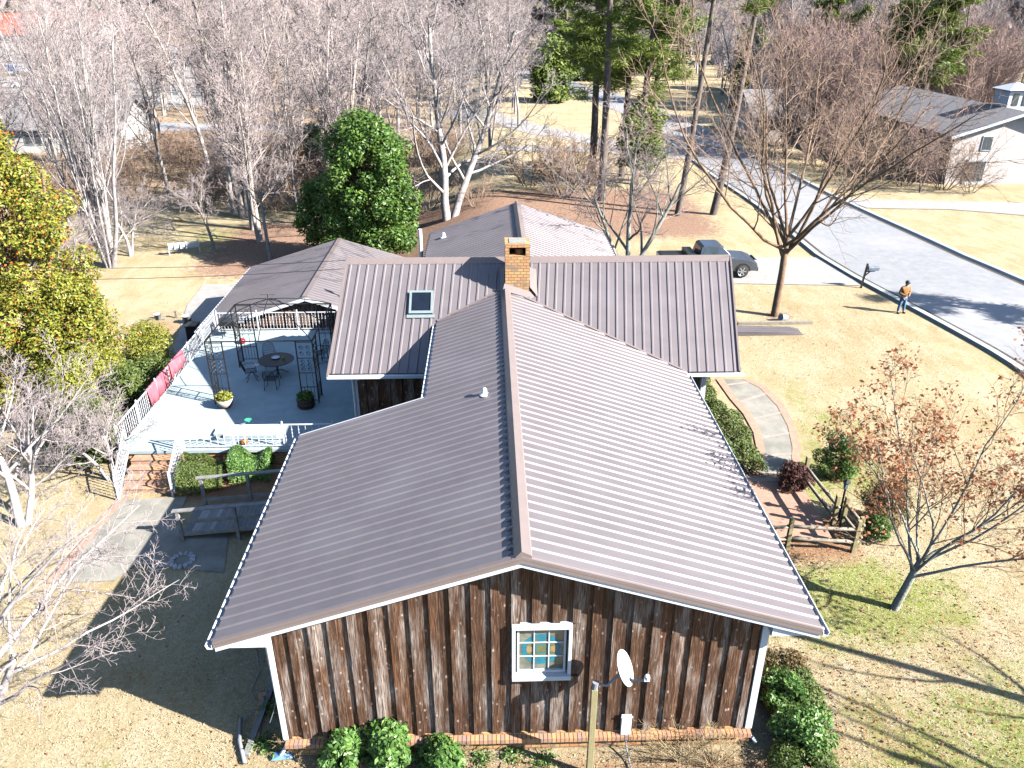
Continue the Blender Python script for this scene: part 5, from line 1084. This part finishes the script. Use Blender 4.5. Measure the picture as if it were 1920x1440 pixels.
tag(leafmesh('fallen_leaves', P_[k_] + np.array([0, 0, .02]), .035, M_rust, None, 10, .7, 1.2), kind='stuff')
# ------------------------------------------------------------------ vehicles
def car(kind, loc, rz, label, colour, group=None, name=None):
    """local x forward; origin on the ground under the middle"""
    e = empty(name or ('pickup_truck' if kind == 'pickup' else 'parked_car'), loc, label, 'pickup truck' if kind == 'pickup' else 'car', group, rz); K = dict(parent=e, keep=True)
    L, W, ax = (5.7, 1.95, 1.8) if kind == 'pickup' else (4.6, 1.8, 1.38); wr_ = .4 if kind == 'pickup' else .33; hx = L / 2
    if kind == 'pickup':
        prof = [(-hx, .5), (-hx, 1.12), (-.72, 1.15), (-.7, 1.18), (1.05, 1.18), (2.35, 1.08), (2.75, .92), (2.85, .62), (2.8, .42), (-hx + .1, .42)]
        cab = [(-.68, 1.17), (-.55, 1.78), (-.4, 1.86), (.55, 1.86), (.75, 1.78), (1.35, 1.17)]
    else:
        prof = [(-hx, .45), (-hx + .05, .9), (-1.9, .98), (1.0, .95), (1.9, .82), (2.2, .65), (hx, .4), (hx - .1, .25), (-hx + .1, .25)]
        cab = [(-1.95, .96), (-1.5, 1.36), (-1.2, 1.43), (.1, 1.42), (.35, 1.36), (1.1, .93)]
    g = MB(); n = len(prof); w = W / 2
    vs = []
    for y, s_ in ((-w, .96), (-w + .06, 1), (w - .06, 1), (w, .96)):
        for x, z in prof: vs.append((x * (.985 if s_ < 1 else 1), y, .7 + (z - .7) * s_))
    fs = [tuple(range(n)), tuple(reversed(range(3 * n, 4 * n)))] + [(r * n + i, (r + 1) * n + i, (r + 1) * n + (i + 1) % n, r * n + (i + 1) % n) for r in range(3) for i in range(n)]
    g.add(vs, fs); body = g.build('body', colour, e, keep=True, bevel=.03)
    if kind == 'pickup':
        g = MB(); g.box(-hx + .12, -.8, -w + .1, w - .1, 1.125, 1.16); g.build('bed_liner', M_black, **K)
        g = MB(); g.box(-1.35, -.82, -w + .12, w - .12, 1.13, 1.4); g.build('tool_box', M_black, e, keep=True, bevel=.03)
    m = len(cab); g = MB(); vs = []
    for sy in (-1, 1):
        for x, z in cab: t = (z - cab[0][1]) / (cab[2][1] - cab[0][1]); vs.append((x, sy * (w - .05 - .2 * t), z))
    g.add(vs, [tuple(range(m)), tuple(reversed(range(m, 2 * m)))] + [(i, i + m, (i + 1) % m + m, (i + 1) % m) for i in range(m)]); g.build('cab', colour, e, keep=True, bevel=.03)
    def side(x0, x1, z0, z1, sl0, sl1, name='side_window'):
        for sy in (-1, 1):
            g = MB(); f = lambda z: sy * (w - .05 - .2 * (z - cab[0][1]) / (cab[2][1] - cab[0][1]) + .012)
            g.add([(x0, f(z0), z0), (x1, f(z0), z0), (x1 + sl1, f(z1), z1), (x0 + sl0, f(z1), z1)], [(0, 1, 2, 3)]); g.build(name, M_glass, e, keep=True, fix=False)
    zb, zt = cab[0][1] + .06, cab[2][1] - .1
    if kind == 'pickup': side(-.5, .28, zb, zt, .1, 0); side(.36, 1.14, zb, zt, 0, -.48)
    else: side(-1.65, -.45, zb, zt, .28, 0); side(-.37, .78, zb, zt, 0, -.52)
    def glass(a, b, q, name):
        (xa, za), (xb, zb_) = a, b; f = lambda z: (w - .05 - .2 * (z - cab[0][1]) / (cab[2][1] - cab[0][1]) - .09); g = MB(); xa += q; xb += q
        g.add([(xa, -f(za), za), (xa, f(za), za), (xb, f(zb_), zb_), (xb, -f(zb_), zb_)], [(0, 1, 2, 3)]); g.build(name, M_glass, e, keep=True, fix=False)
    c5, c4 = cab[5], cab[4]; glass((c5[0] - (c5[0] - c4[0]) * .1, c5[1] + .05), (c4[0] + (c5[0] - c4[0]) * .06, c4[1] - .03), .03, 'windscreen')
    c0_, c1_ = cab[0], cab[1]; glass((c0_[0] + (c1_[0] - c0_[0]) * .12, c0_[1] + .06), (c1_[0], c1_[1] - .04), -.03, 'rear_window')
    for sx in (-1, 1):
        for sy in (-1, 1):
            x = ax * sx + (.12 if kind == 'pickup' and sx > 0 else 0); g = MB()
            g.lathe([(0, -.115), (wr_ * .7, -.12), (wr_ * .96, -.11), (wr_, -.06), (wr_, .06), (wr_ * .96, .11), (wr_ * .7, .12), (0, .115)], (0, 0, 0), 24); M = Matrix.Translation((x, sy * (w - .1), wr_)) @ Matrix.Rotation(R(90), 4, 'X'); g.v = [tuple(M @ Vector(v)) for v in g.v]
            wh = g.build('wheel', M_tyre, e, keep=True, smooth=True)
            g = MB(); yy = sy * (w + .025); g.lathe([(0, 0), (wr_ * .18, .01), (wr_ * .2, 0)], (0, 0, 0), 10)
            for k in range(6):
                a = k * math.pi / 3; g.bar((math.cos(a) * .04, math.sin(a) * .04, 0), (math.cos(a) * wr_ * .62, math.sin(a) * wr_ * .62, 0), .075, .02)
            g.lathe([(wr_ * .58, -.01), (wr_ * .66, .015), (wr_ * .68, -.01)], (0, 0, 0), 24); M = Matrix.Translation((x, yy, wr_)) @ Matrix.Rotation(R(90), 4, 'X'); g.v = [tuple(M @ Vector(v)) for v in g.v]
            g.build('rim', M_silver, wh, keep=True)
            g = MB(); q = 14; r0, r1 = wr_ * 1.06, wr_ * 1.22
            for k in range(q):
                a, b_ = math.pi * k / q, math.pi * (k + 1) / q; y_ = sy * (w + .004); g.add([(x + math.cos(t) * r, y_, wr_ + math.sin(t) * r) for t, r in ((a, 0.0), (b_, 0.0), (b_, r1), (a, r1))], [(0, 1, 2, 3)])
            g.build('wheel_arch', M_black, e, keep=True, fix=False)
    for sy in (-1, 1):
        g = MB(); g.box(hx - (.13 if kind == 'pickup' else .32), hx - (.05 if kind == 'pickup' else .16), sy * (w - .38) - .17, sy * (w - .38) + .17, .78 if kind == 'pickup' else .6, .95 if kind == 'pickup' else .7); g.build('headlight', M_white, e, keep=True, bevel=.02)
        g = MB(); g.box(1.0 if kind == 'pickup' else .85, 1.2 if kind == 'pickup' else 1.0, sy * (w + .1) - .1, sy * (w + .1) + .1, 1.15 if kind == 'pickup' else .95, 1.35 if kind == 'pickup' else 1.1); g.build('mirror', M_black, e, keep=True, bevel=.02)
    g = MB(); g.box(hx - .1, hx + .06, -w + .08, w - .08, .38, .62); g.build('bumper', M_black if kind == 'pickup' else colour, e, keep=True, bevel=.04)
    if kind == 'pickup':
        g = MB(); g.box(hx - .08, hx + .01, -.5, .5, .66, .98); g.build('grille', M_black, e, keep=True, bevel=.02)
    return e
car('pickup', (12.95, 45.3, tz(13, 45) + .04), 0, 'silver grey pickup truck with black tool box parked on the drive behind the wing', mat('truck_silver', (.13, .15, .19), (.1, .12, .15), 2, .22, metal=.5))
M_cw = mat('car_white', (.75, .76, .78), rough=.25); M_cr = mat('car_red', (.45, .03, .05), rough=.25); M_cb = mat('car_blue', (.05, .09, .22), rough=.25); M_ck = mat('car_dark', (.04, .045, .06), rough=.25)
CG = 'cars in the far parking lot'
for i, (u, v, c, k, rz, lb) in enumerate(((60, 164, M_cw, 'pickup', .15, 'white pickup nearest the woods in the far parking lot'), (20, 166, M_cw, 'car', .1, 'white car left of the nearest white pickup in the far lot'), (92, 162, M_ck, 'car', .2, 'dark car right of the nearest white pickup in the far lot'),
        (22, 133, M_cb, 'car', 1.2, 'dark blue car in the second row of the far lot'), (62, 136, M_cb, 'car', 1.3, 'dark blue car right of centre in the second row of the far lot'), (45, 138, M_cw, 'car', 1.2, 'white car between two blue cars in the far lot'), (105, 101, M_cr, 'car', .1, 'red car farthest left under the red roofed building'), (140, 101, M_cr, 'car', .1, 'red car right of another red one in the far lot'), (122, 97, M_ck, 'car', .2, 'dark car between two red cars in the far lot'), (245, 108, M_cw, 'pickup', .1, 'white pickup farthest right in the far lot, seen through branches'), (228, 118, M_cw, 'car', .4, 'white car in front of the farthest right pickup'))):
    p = T(u, v); car(k, (p.x, p.y, p.z + .05), rz, lb, c, CG)
p = T(1478, 236); car('car', (p.x, p.y, .04), 2.9, 'white car in the neighbour drive seen through the spreading tree', M_cw)
p = T(1515, 226); car('car', (p.x + 1.5, p.y + 2, .04), 1.9, 'dark blue car beside the white car in the neighbour drive', M_cb)

# ------------------------------------------------------------------ person by the kerb
def skin(name, vs, es, m, parent, sub=2, root=0):
    import bmesh
    me = bpy.data.meshes.new(name); me.from_pydata([v[:3] for v in vs], es, []); me.update(); bm = bmesh.new(); bm.from_mesh(me); bm.verts.layers.skin.verify(); bm.to_mesh(me); bm.free(); o = bpy.data.objects.new(name, me); COL.objects.link(o); o.parent = parent; me.materials.append(m)
    sk = o.modifiers.new('skin', 'SKIN'); sk.use_smooth_shade = True
    for i, v in enumerate(vs):
        r = v[3]; r2 = v[4] if len(v) > 4 else r; me.skin_vertices[0].data[i].radius = (r, r2); me.skin_vertices[0].data[i].use_root = (i == root)
    s2 = o.modifiers.new('sub', 'SUBSURF'); s2.levels = sub; s2.render_levels = sub
    return o
pp = T(1688, 587); per = empty('person', pp, 'person in tan jacket, blue jeans and dark cap standing by the kerb, looking down', 'person', None, R(8))
# facing -y; joints: pelvis, chest, neck, head, arms bent forward, legs apart
B_ = [(0, 0, .95, .15, .11), (0, 0, 1.15, .14, .1), (0, .01, 1.36, .17, .11), (0, .0, 1.5, .06), (0, -.02, 1.58, .075), (0, -.035, 1.66, .085, .1), (0, -.03, 1.74, .07)]
E_ = [(0, 1), (1, 2), (2, 3), (3, 4), (4, 5), (5, 6)]
def add(par, *pts):
    for p in pts: B_.append(p); E_.append((par, len(B_) - 1)); par = len(B_) - 1
    return par
for s_ in (-1, 1):
    add(0, (s_ * .1, 0, .86, .1), (s_ * .13, .0, .5, .065), (s_ * .16, .02, .1, .045), (s_ * .17, -.1, .05, .04))
    h = add(2, (s_ * .2, 0, 1.4, .07), (s_ * .27, .04, 1.12, .05), (s_ * .14, -.2, 1.06, .036), (s_ * .1, -.27, 1.07, .032, .02))
    for k in range(4): add(h, (s_ * (.075 - .012 * k), -.3 - .006 * k, 1.09 - .018 * k, .011), (s_ * (.045 - .008 * k), -.315, 1.1 - .02 * k, .009), (s_ * (.02 - .002 * k), -.3, 1.1 - .02 * k, .008))
    add(h, (s_ * .08, -.25, 1.11, .012), (s_ * .05, -.265, 1.13, .009))
body = skin('body', B_, E_, M_skin, per)
g = MB(); g.lathe([(0, .02), (.012, .0), (.018, -.03), (0, -.035)], (0, -.135, 1.65), 8); g.build('nose', M_skin, body, keep=True, smooth=True)
for s_ in (-1, 1):
    g = MB(); g.lathe([(0, .008), (.01, .004), (.01, -.004), (0, -.008)], (s_ * .032, -.128, 1.67), 8); g.build('eye', M_black, body, keep=True)
    g = MB(); g.lathe([(0, .03), (.014, .02), (.014, -.02), (0, -.03)], (s_ * .088, -.03, 1.655), 8); g.build('ear', M_skin, body, keep=True)
g = MB(); g.box(-.022, .022, -.133, -.127, 1.6, 1.607); g.build('mouth', MATS['brown_bark'], body, keep=True)
J = [(0, 0, .9, .185, .14), (0, 0, 1.1, .175, .13), (0, .01, 1.34, .2, .14), (0, .01, 1.46, .1, .09), (0, .0, 1.5, .075)]
JE = [(0, 1), (1, 2), (2, 3), (3, 4)]
for s_ in (-1, 1):
    n0 = len(J); J += [(s_ * .2, 0, 1.4, .1), (s_ * .28, .04, 1.12, .075), (s_ * .21, -.09, 1.09, .065), (s_ * .15, -.18, 1.065, .055)]; JE += [(2, n0), (n0, n0 + 1), (n0 + 1, n0 + 2), (n0 + 2, n0 + 3)]
skin('jacket', J, JE, M_jacket, per)
Tr = [(0, 0, .95, .165, .12)]; TE = []
for s_ in (-1, 1): n0 = len(Tr); Tr += [(s_ * .1, 0, .84, .11), (s_ * .13, 0, .5, .082), (s_ * .16, .02, .1, .072)]; TE += [(0, n0), (n0, n0 + 1), (n0 + 1, n0 + 2)]
skin('jeans', Tr, TE, M_jeans, per)
for s_ in (-1, 1):
    skin('shoe', [(s_ * .16, .05, .05, .05), (s_ * .165, -.05, .05, .05), (s_ * .17, -.16, .04, .042, .035)], [(0, 1), (1, 2)], MATS['burgundy_leaf'] if False else M_tyre, per)
g = MB(); g.lathe([(.108, 0), (.11, .05), (.095, .1), (.06, .125), (0, .13)], (0, -.035, 1.68), 20); g.build('cap', M_black, per, keep=True, smooth=True)
g = MB(); g.prism([(-.09, -.1), (.09, -.1), (.075, -.19), (0, -.215), (-.075, -.19)], 'z', 1.685, 1.697); g.build('cap_brim', M_black, per, keep=True)
g = MB(); g.lathe([(.086, -.03), (.1, 0), (.105, .03)], (0, -.01, 1.67), 16); g.build('hair', M_barkb, per, keep=True)
g = MB(); M = Matrix.Translation(pp) @ Matrix.Rotation(R(8), 4, 'Z'); g.box(-.075, .075, -.31, -.295, 1.04, 1.12, M); tag(g.build('controller', M_ck if False else M_black), 'small dark handheld device held in both hands of the person', 'device')
# ------------------------------------------------------------------ mailbox
mp_ = T(1614, 540); mbx = empty('mailbox', mp_, 'grey arched mailbox on a leaning dark post beside the kerb and driveway', 'mailbox')
g = MB(); g.bar(mp_, mp_ + Vector((.12, 0, 1.45)), .09, .09); g.build('post', MATS['black_iron'], mbx)
g = MB(); g.bar(mp_ + Vector((.1, 0, 1.0)), mp_ + Vector((.62, .0, 1.02)), .07, .07); g.bar(mp_ + Vector((.06, 0, .7)), mp_ + Vector((.35, 0, 1.0)), .05, .05); g.build('bracket', MATS['black_iron'], mbx)
c = mp_ + Vector((.2, 0, 1.06)); prof = [(-.12, 0), (.12, 0), (.12, .14)] + [(.12 * math.cos(a), .14 + .12 * math.sin(a)) for a in [k * math.pi / 8 for k in range(1, 8)]] + [(-.12, .14)]
g = MB(); g.prism([(c.y + a, c.z + b_) for a, b_ in prof], 'x', c.x, c.x + .58); bx_ = g.build('box', mat('mailbox_metal', (.22, .27, .31), (.14, .17, .2), 6, .4), mbx)
g = MB(); g.prism([(c.y + a * .93, c.z + .01 + b_ * .93) for a, b_ in prof], 'x', c.x + .581, c.x + .59); g.build('mailbox_door', M_black, mbx)
# ------------------------------------------------------------------ rail fences, lamp, bits on the lawn
def fence(label, pts, H=1.2, post=.13, group='weathered rail fences by the brick patio', extra=0):
    pts = [Vector((p[0], p[1], tz(p[0], p[1]))) for p in pts]; e = empty('rail_fence', pts[0], label, 'fence', group)
    for i, p in enumerate(pts):
        g = MB(); t = .03 * ((i * 7) % 3 - 1); g.bar(p - Vector((0, 0, .1)), p + Vector((t, t * .5, H)), post, post); g.build('post', M_woodyel, e, bevel=.012)
    for a, b_ in zip(pts[:-1], pts[1:]):
        for h in (.42, .88):
            d = (b_ - a).normalized() * .12; g = MB(); q = a - d * (1 + extra); w_ = b_ + d; g.tube([q + Vector((0, 0, h + .02)), a.lerp(b_, .3) + Vector((0, 0, h)), a.lerp(b_, .7) + Vector((0, 0, h - .015)), w_ + Vector((0, 0, h))], [.055, .065, .06, .05], 8); g.build('rail', M_wood, e, smooth=True)
a, b_, c, d = T(1475, 1030), T(1598, 1035), T(1505, 915), T(1555, 990)
fence('nearer rail fence of thick posts and round rails ending the brick patio', [(a.x - 2.0, a.y), (a.x, a.y), (b_.x, b_.y)])
fence('farther rail fence running away from the camera beside the burgundy bush', [(d.x + .1, d.y), (c.x, c.y)], 1.3)
fence('short rail fence beside the garden lamp', [(b_.x + .25, b_.y + .25), (d.x + .45, d.y + .1)], 1.15)
lp = T(1572, 975); e = empty('garden_lamp', lp, 'small dark garden lantern on a post beside the farther rail fence', 'lamp post')
g = MB(); g.tube([lp, lp + Vector((0, 0, 1.25))], .035, 8); g.build('post', M_black, e)
g = MB(); g.lathe([(.05, 1.25), (.07, 1.28), (.1, 1.5), (.0, 1.52)], lp, 6); g.build('glass', mat('lamp_glass', (.25, .35, .35), rough=.1), e); g = MB(); g.lathe([(.0, 1.66), (.06, 1.58), (.14, 1.52), (.13, 1.5), (0, 1.5)], lp, 6); g.build('cap', M_black, e)
q = T(1474, 601); g = MB(); g.lathe([(0, 0), (.14, 0), (.19, .38), (.2, .39), (.19, .4), (.13, .04), (0, .03)], (0, 0, 0), 20); M = Matrix.Translation((q.x, q.y, q.z + .17)) @ Matrix.Rotation(R(-78), 4, 'Y') @ Matrix.Rotation(R(20), 4, 'X'); g.v = [tuple(M @ Vector(v)) for v in g.v]; tag(g.build('bucket', mat('galvanised', (.45, .52, .58), (.35, .4, .46), 5, .4, metal=.4), smooth=True), 'grey metal bucket lying on its side at the foot of the spreading tree', 'bucket')
a, b_ = T(1383, 609), T(1522, 607); g = MB(); g.bar(a + Vector((0, 0, .08)), b_ + Vector((0, 0, .08)), .18, .16); tag(g.build('timber_beam', M_wood), 'long squared timber lying on the lawn behind the stacked metal sheets', 'beam')
for i in range(3):
    a = T(1384 + 4 * i, 622 - i); g = MB(); M = Matrix.Translation((13.7 + .12 * i, 36.15 + .05 * i, tz(13, 36) + .03 + .035 * i)) @ Matrix.Rotation(R(-1.5 - i * 1.4), 4, 'Z')
    g.box(-1.7, 1.75 - .3 * i, -.4, .42, 0, .02, M)
    for k in range(4): g.box(-1.7, 1.75 - .3 * i, -.4 + .26 * k, -.37 + .26 * k, .02, .04, M)
    tag(g.build('metal_sheet', M_roof), ('bottom', 'middle', 'top')[i] + ' sheet of the small stack of leftover roof metal on the right lawn', 'metal sheet', 'leftover roof sheets')
# bench, buckets, bin on the left lawn
bp2 = T(347, 476); be = empty('garden_bench', bp2, 'white slatted garden bench standing alone on the left lawn', 'bench', None, R(200)); K = dict(parent=be, keep=True)
g = MB(); [g.box(-1.1, 1.1, -.05 - .12 * i, .03 - .12 * i, .44, .465) for i in range(4)]; g.build('seat', M_white, **K)
g = MB(); [g.box(-1.1, 1.1, .06 + .03 * i, .085 + .03 * i, .55 + .11 * i, .62 + .11 * i) for i in range(4)]; [g.box(-1.06 + .42 * i, -1.02 + .42 * i, .08, .19, .46, .98) for i in range(6)]; g.build('backrest', M_white, **K)
for s_ in (-1.08, 1.08):
    for yy in (-.4, .1): g = MB(); g.box(s_ - .03, s_ + .03, yy - .03, yy + .03, 0, .62 if yy < 0 else .98); g.build('leg', M_white, **K)
    g = MB(); g.box(s_ - .035, s_ + .035, -.42, .12, .62, .66); g.build('armrest', M_white, **K)
for u, v, r, h, lb in ((297, 599, .2, .36, 'white plastic bucket on the lawn left of the short post'), (352, 606, .26, .5, 'larger white bucket right of the short post by the drive')):
    q = T(u, v); g = MB(); g.lathe([(0, 0), (r * .85, 0), (r, h), (r * 1.05, h), (r * .95, h - .02), (r * .8, .03), (0, .03)], q, 20); tag(g.build('bucket', M_white, smooth=True), lb, 'bucket')
q = T(331, 596); g = MB(); g.box(q.x - .06, q.x + .06, q.y - .06, q.y + .06, q.z - .1, q.z + .42); g.box(q.x - .09, q.x + .09, q.y - .09, q.y + .09, q.z + .42, q.z + .46); tag(g.build('short_post', M_wood), 'short wooden post standing between the two white buckets', 'post')
q = T(366, 640); g = MB(); g.box(q.x - .3, q.x + .3, q.y - .35, q.y + .35, q.z + .1, q.z + 1.0); g.box(q.x - .34, q.x + .34, q.y - .4, q.y + .38, q.z + 1.0, q.z + 1.08); tag(g.build('wheeled_bin', M_black, bevel=.03), 'dark bin on the shaded drive beside the terrace railing', 'bin')
pts = Tp((232, 632), (222, 622), (240, 608), (275, 600), (310, 600)); g = MB()
for a, b_ in zip(pts[:-1], pts[1:]): g.bar(a + Vector((0, 0, .04)), b_ + Vector((0, 0, .04)), .1, .12)
tag(g.build('bed_edging', M_wood), 'curved timber edging round the bare bed on the left lawn', 'edging')
a, b_ = T(230, 634), T(285, 636); g = MB(); g.bar(a + Vector((0, 0, .06)), b_ + Vector((0, 0, .06)), .12, .14); tag(g.build('bed_edging', M_woodgrey), 'straight dark timber along the near side of the bare bed', 'edging')
# service wires to the wing
for k, dz in enumerate((0, -.12)):
    A_ = Yp(652, 488 + 10 * k, 30); B2 = Yp(150, 515 + 16 * k, 33); C2 = B2 + (B2 - A_) * .7 + Vector((0, 0, .9)); ps = []
    for i in range(15): t = i / 14; ps.append(A_.lerp(C2, t) + Vector((0, 0, -1.0 * 4 * t * (1 - t) * .25 + dz)))
    g = MB(); g.tube(ps, .012, 5); tag(g.build('power_cable', M_black), ('upper' if not k else 'lower') + ' thin service cable crossing above the garage roof', 'cable', 'service cables')

# ------------------------------------------------------------------ neighbouring buildings
def house_box(name, label, x0, x1, y0, y1, ze, zp, axis, wallm, roofm, base=0, wins=(), oh=.5, cat='house', chim=None):
    e = empty(name, ((x0 + x1) / 2, (y0 + y1) / 2, base), label, cat)
    g = MB()
    if axis == 'y': xm = (x0 + x1) / 2; g.prism([(x0, base - .5), (x1, base - .5), (x1, ze), (xm, zp - .15), (x0, ze)], 'y', y0, y1)
    else: ym = (y0 + y1) / 2; g.prism([(y0, base - .5), (y1, base - .5), (y1, ze), (ym, zp - .15), (y0, ze)], 'x', x0, x1)
    g.build('wall', wallm, e)
    g = MB()
    if axis == 'y':
        sl = (zp - ze) / (xm - x0)
        for sx in (-1, 1):
            xe = xm + sx * (xm - x0 + oh); zz = ze - sl * oh; g.add([(xm, y0 - oh, zp), (xm, y1 + oh, zp), (xe, y1 + oh, zz), (xe, y0 - oh, zz), (xm, y0 - oh, zp - .15), (xm, y1 + oh, zp - .15), (xe, y1 + oh, zz - .15), (xe, y0 - oh, zz - .15)], [(0, 1, 2, 3), (7, 6, 5, 4), (3, 2, 6, 7), (0, 3, 7, 4), (1, 5, 6, 2)])
    else:
        sl = (zp - ze) / (ym - y0)
        for sx in (-1, 1):
            ye = ym + sx * (ym - y0 + oh); zz = ze - sl * oh; g.add([(x0 - oh, ym, zp), (x1 + oh, ym, zp), (x1 + oh, ye, zz), (x0 - oh, ye, zz), (x0 - oh, ym, zp - .15), (x1 + oh, ym, zp - .15), (x1 + oh, ye, zz - .15), (x0 - oh, ye, zz - .15)], [(0, 1, 2, 3), (7, 6, 5, 4), (3, 2, 6, 7), (0, 3, 7, 4), (1, 5, 6, 2)])
    rf = g.build('roof', roofm, e)
    if axis == 'y':
        g = MB(); xm = (x0 + x1) / 2
        for sx in (-1, 1): xe = xm + sx * (xm - x0 + oh); g.bar((xm, y0 - oh - .03, zp - .12), (xe, y0 - oh - .03, ze - sl * oh - .12), .05, .22)
        g.build('rake_board', M_white, e)
    for wx0, wx1, wz0, wz1 in wins:
        g = MB(); yy = y0 - .04; g.box(wx0 - .08, wx1 + .08, yy - .03, yy + .035, wz0 - .08, wz1 + .08); w_ = g.build('window', M_white, e); g = MB(); m_ = (wx0 + wx1) / 2; g.box(wx0, m_ - .03, yy - .05, yy - .032, wz0, wz1); g.box(m_ + .03, wx1, yy - .05, yy - .032, wz0, wz1); g.build('pane', M_glass, w_)
    if chim: x, y, h = chim; g = MB(); g.box(x - .5, x + .5, y - .4, y + .4, ze, h); g.box(x - .58, x + .58, y - .48, y + .48, h, h + .15); g.build('chimney', wallm, rf)
    return e
wh = house_box('house', 'pale whitewashed brick two storey house with white gable at the right edge', 40.6, 51.8, 70, 92, 4.4, 6.2, 'y', M_brickwhite, M_shingle, 0, [(43.2, 44.0, 3.0, 4.1), (48.0, 48.9, 3.0, 4.1)], .6)
g = MB(); g.box(42.2, 44.0, 69.9, 69.98, 0, 2.2); dr = g.build('door', M_white, wh); g = MB(); [g.box(42.3 + .42 * i, 42.62 + .42 * i, 69.86, 69.895, .3, 2.0) for i in range(4)]; g.build('pane', M_glass, dr)
g = MB(); g.box(46.4, 48.6, 73, 75.2, 4.5, 7.6); g.add([(46.1, 72.7, 7.6), (48.9, 72.7, 7.6), (48.9, 75.5, 7.6), (46.1, 75.5, 7.6), (47.5, 74.1, 8.2)], [(0, 1, 4), (1, 2, 4), (2, 3, 4), (3, 0, 4), (3, 2, 1, 0)]); dm = g.build('dormer', M_white, wh); g = MB(); g.box(46.8, 47.3, 72.95, 72.99, 6.3, 7.3); g.box(47.7, 48.2, 72.95, 72.99, 6.3, 7.3); g.build('window', M_glass, dm)
house_box('house', 'long low house with grey shingle roof behind the reddish shrubs, left of the white house', 31, 52, 94, 104, 2.8, 5.2, 'x', M_brickwhite, M_shingle, 0, [(34, 35.5, 1, 2.2), (39, 41, 1, 2.2), (45, 46.5, 1, 2.2)], .7, chim=(37, 99, 6.4))
house_box('house', 'cream gabled house far behind the spreading lawn tree', 44, 54, 128, 140, 6.5, 10, 'y', M_cream, M_shingle, .3, [(46, 47.2, 1.5, 3), (50, 51.2, 1.5, 3), (48.3, 49.6, 6.2, 7.6)], .6)
house_box('house', 'orange brick house with grey roof seen between the far pines', 20, 33, 188, 200, 4.2, 7, 'x', mat('orange_brick', (.5, .2, .09), (.42, .17, .08), 3), M_shingle, .6, [(22, 24, 1.8, 3.4), (28, 30, 1.8, 3.4)], .7)
house_box('house', 'small white house far beyond the crown of the twin-trunk tree', -20, -8, 225, 236, 4.2, 7, 'x', M_white, M_shingle, .8, [(-18, -16, 2, 3.4), (-12, -10, 2, 3.4)], .7)
house_box('house', 'distant grey roofed house right of the far pines above the road bend', 56, 72, 200, 212, 4.6, 8, 'x', M_cream, M_shingle, .8, [(60, 62, 2, 3.6), (66, 68, 2, 3.6)], .7)
house_box('commercial_building', 'long white commercial building with red roof beyond the far parking lot', -215, -122, 268, 292, 5.5, 10.5, 'x', M_cream, M_redroof, -1.0, [(-208 + 9 * i, -203 + 9 * i, .6, 3.6) for i in range(9)], 1.5, 'building')
house_box('house', 'low dark roofed house half hidden behind the many-stemmed tree', -62, -46, 104, 114, .6, 3.4, 'x', M_cream, M_shingle, -2.6, [(-58, -56, -1.6, -.4), (-51, -49, -1.6, -.4)], .6)

for i, (x, y, s_) in enumerate(((36.8, 66.8, .5), (39.2, 72.5, .55), (33.5, 78, .6))):
    copy_thing(tp, (x, y, 0), i * 2.1, s_, ('short bare tree in front of the corner of the white house', 'short bare tree against the dark side wall of the white house', 'short bare tree farthest from the corner of the white house, by its shaded wall')[i], 'trees by the white house')
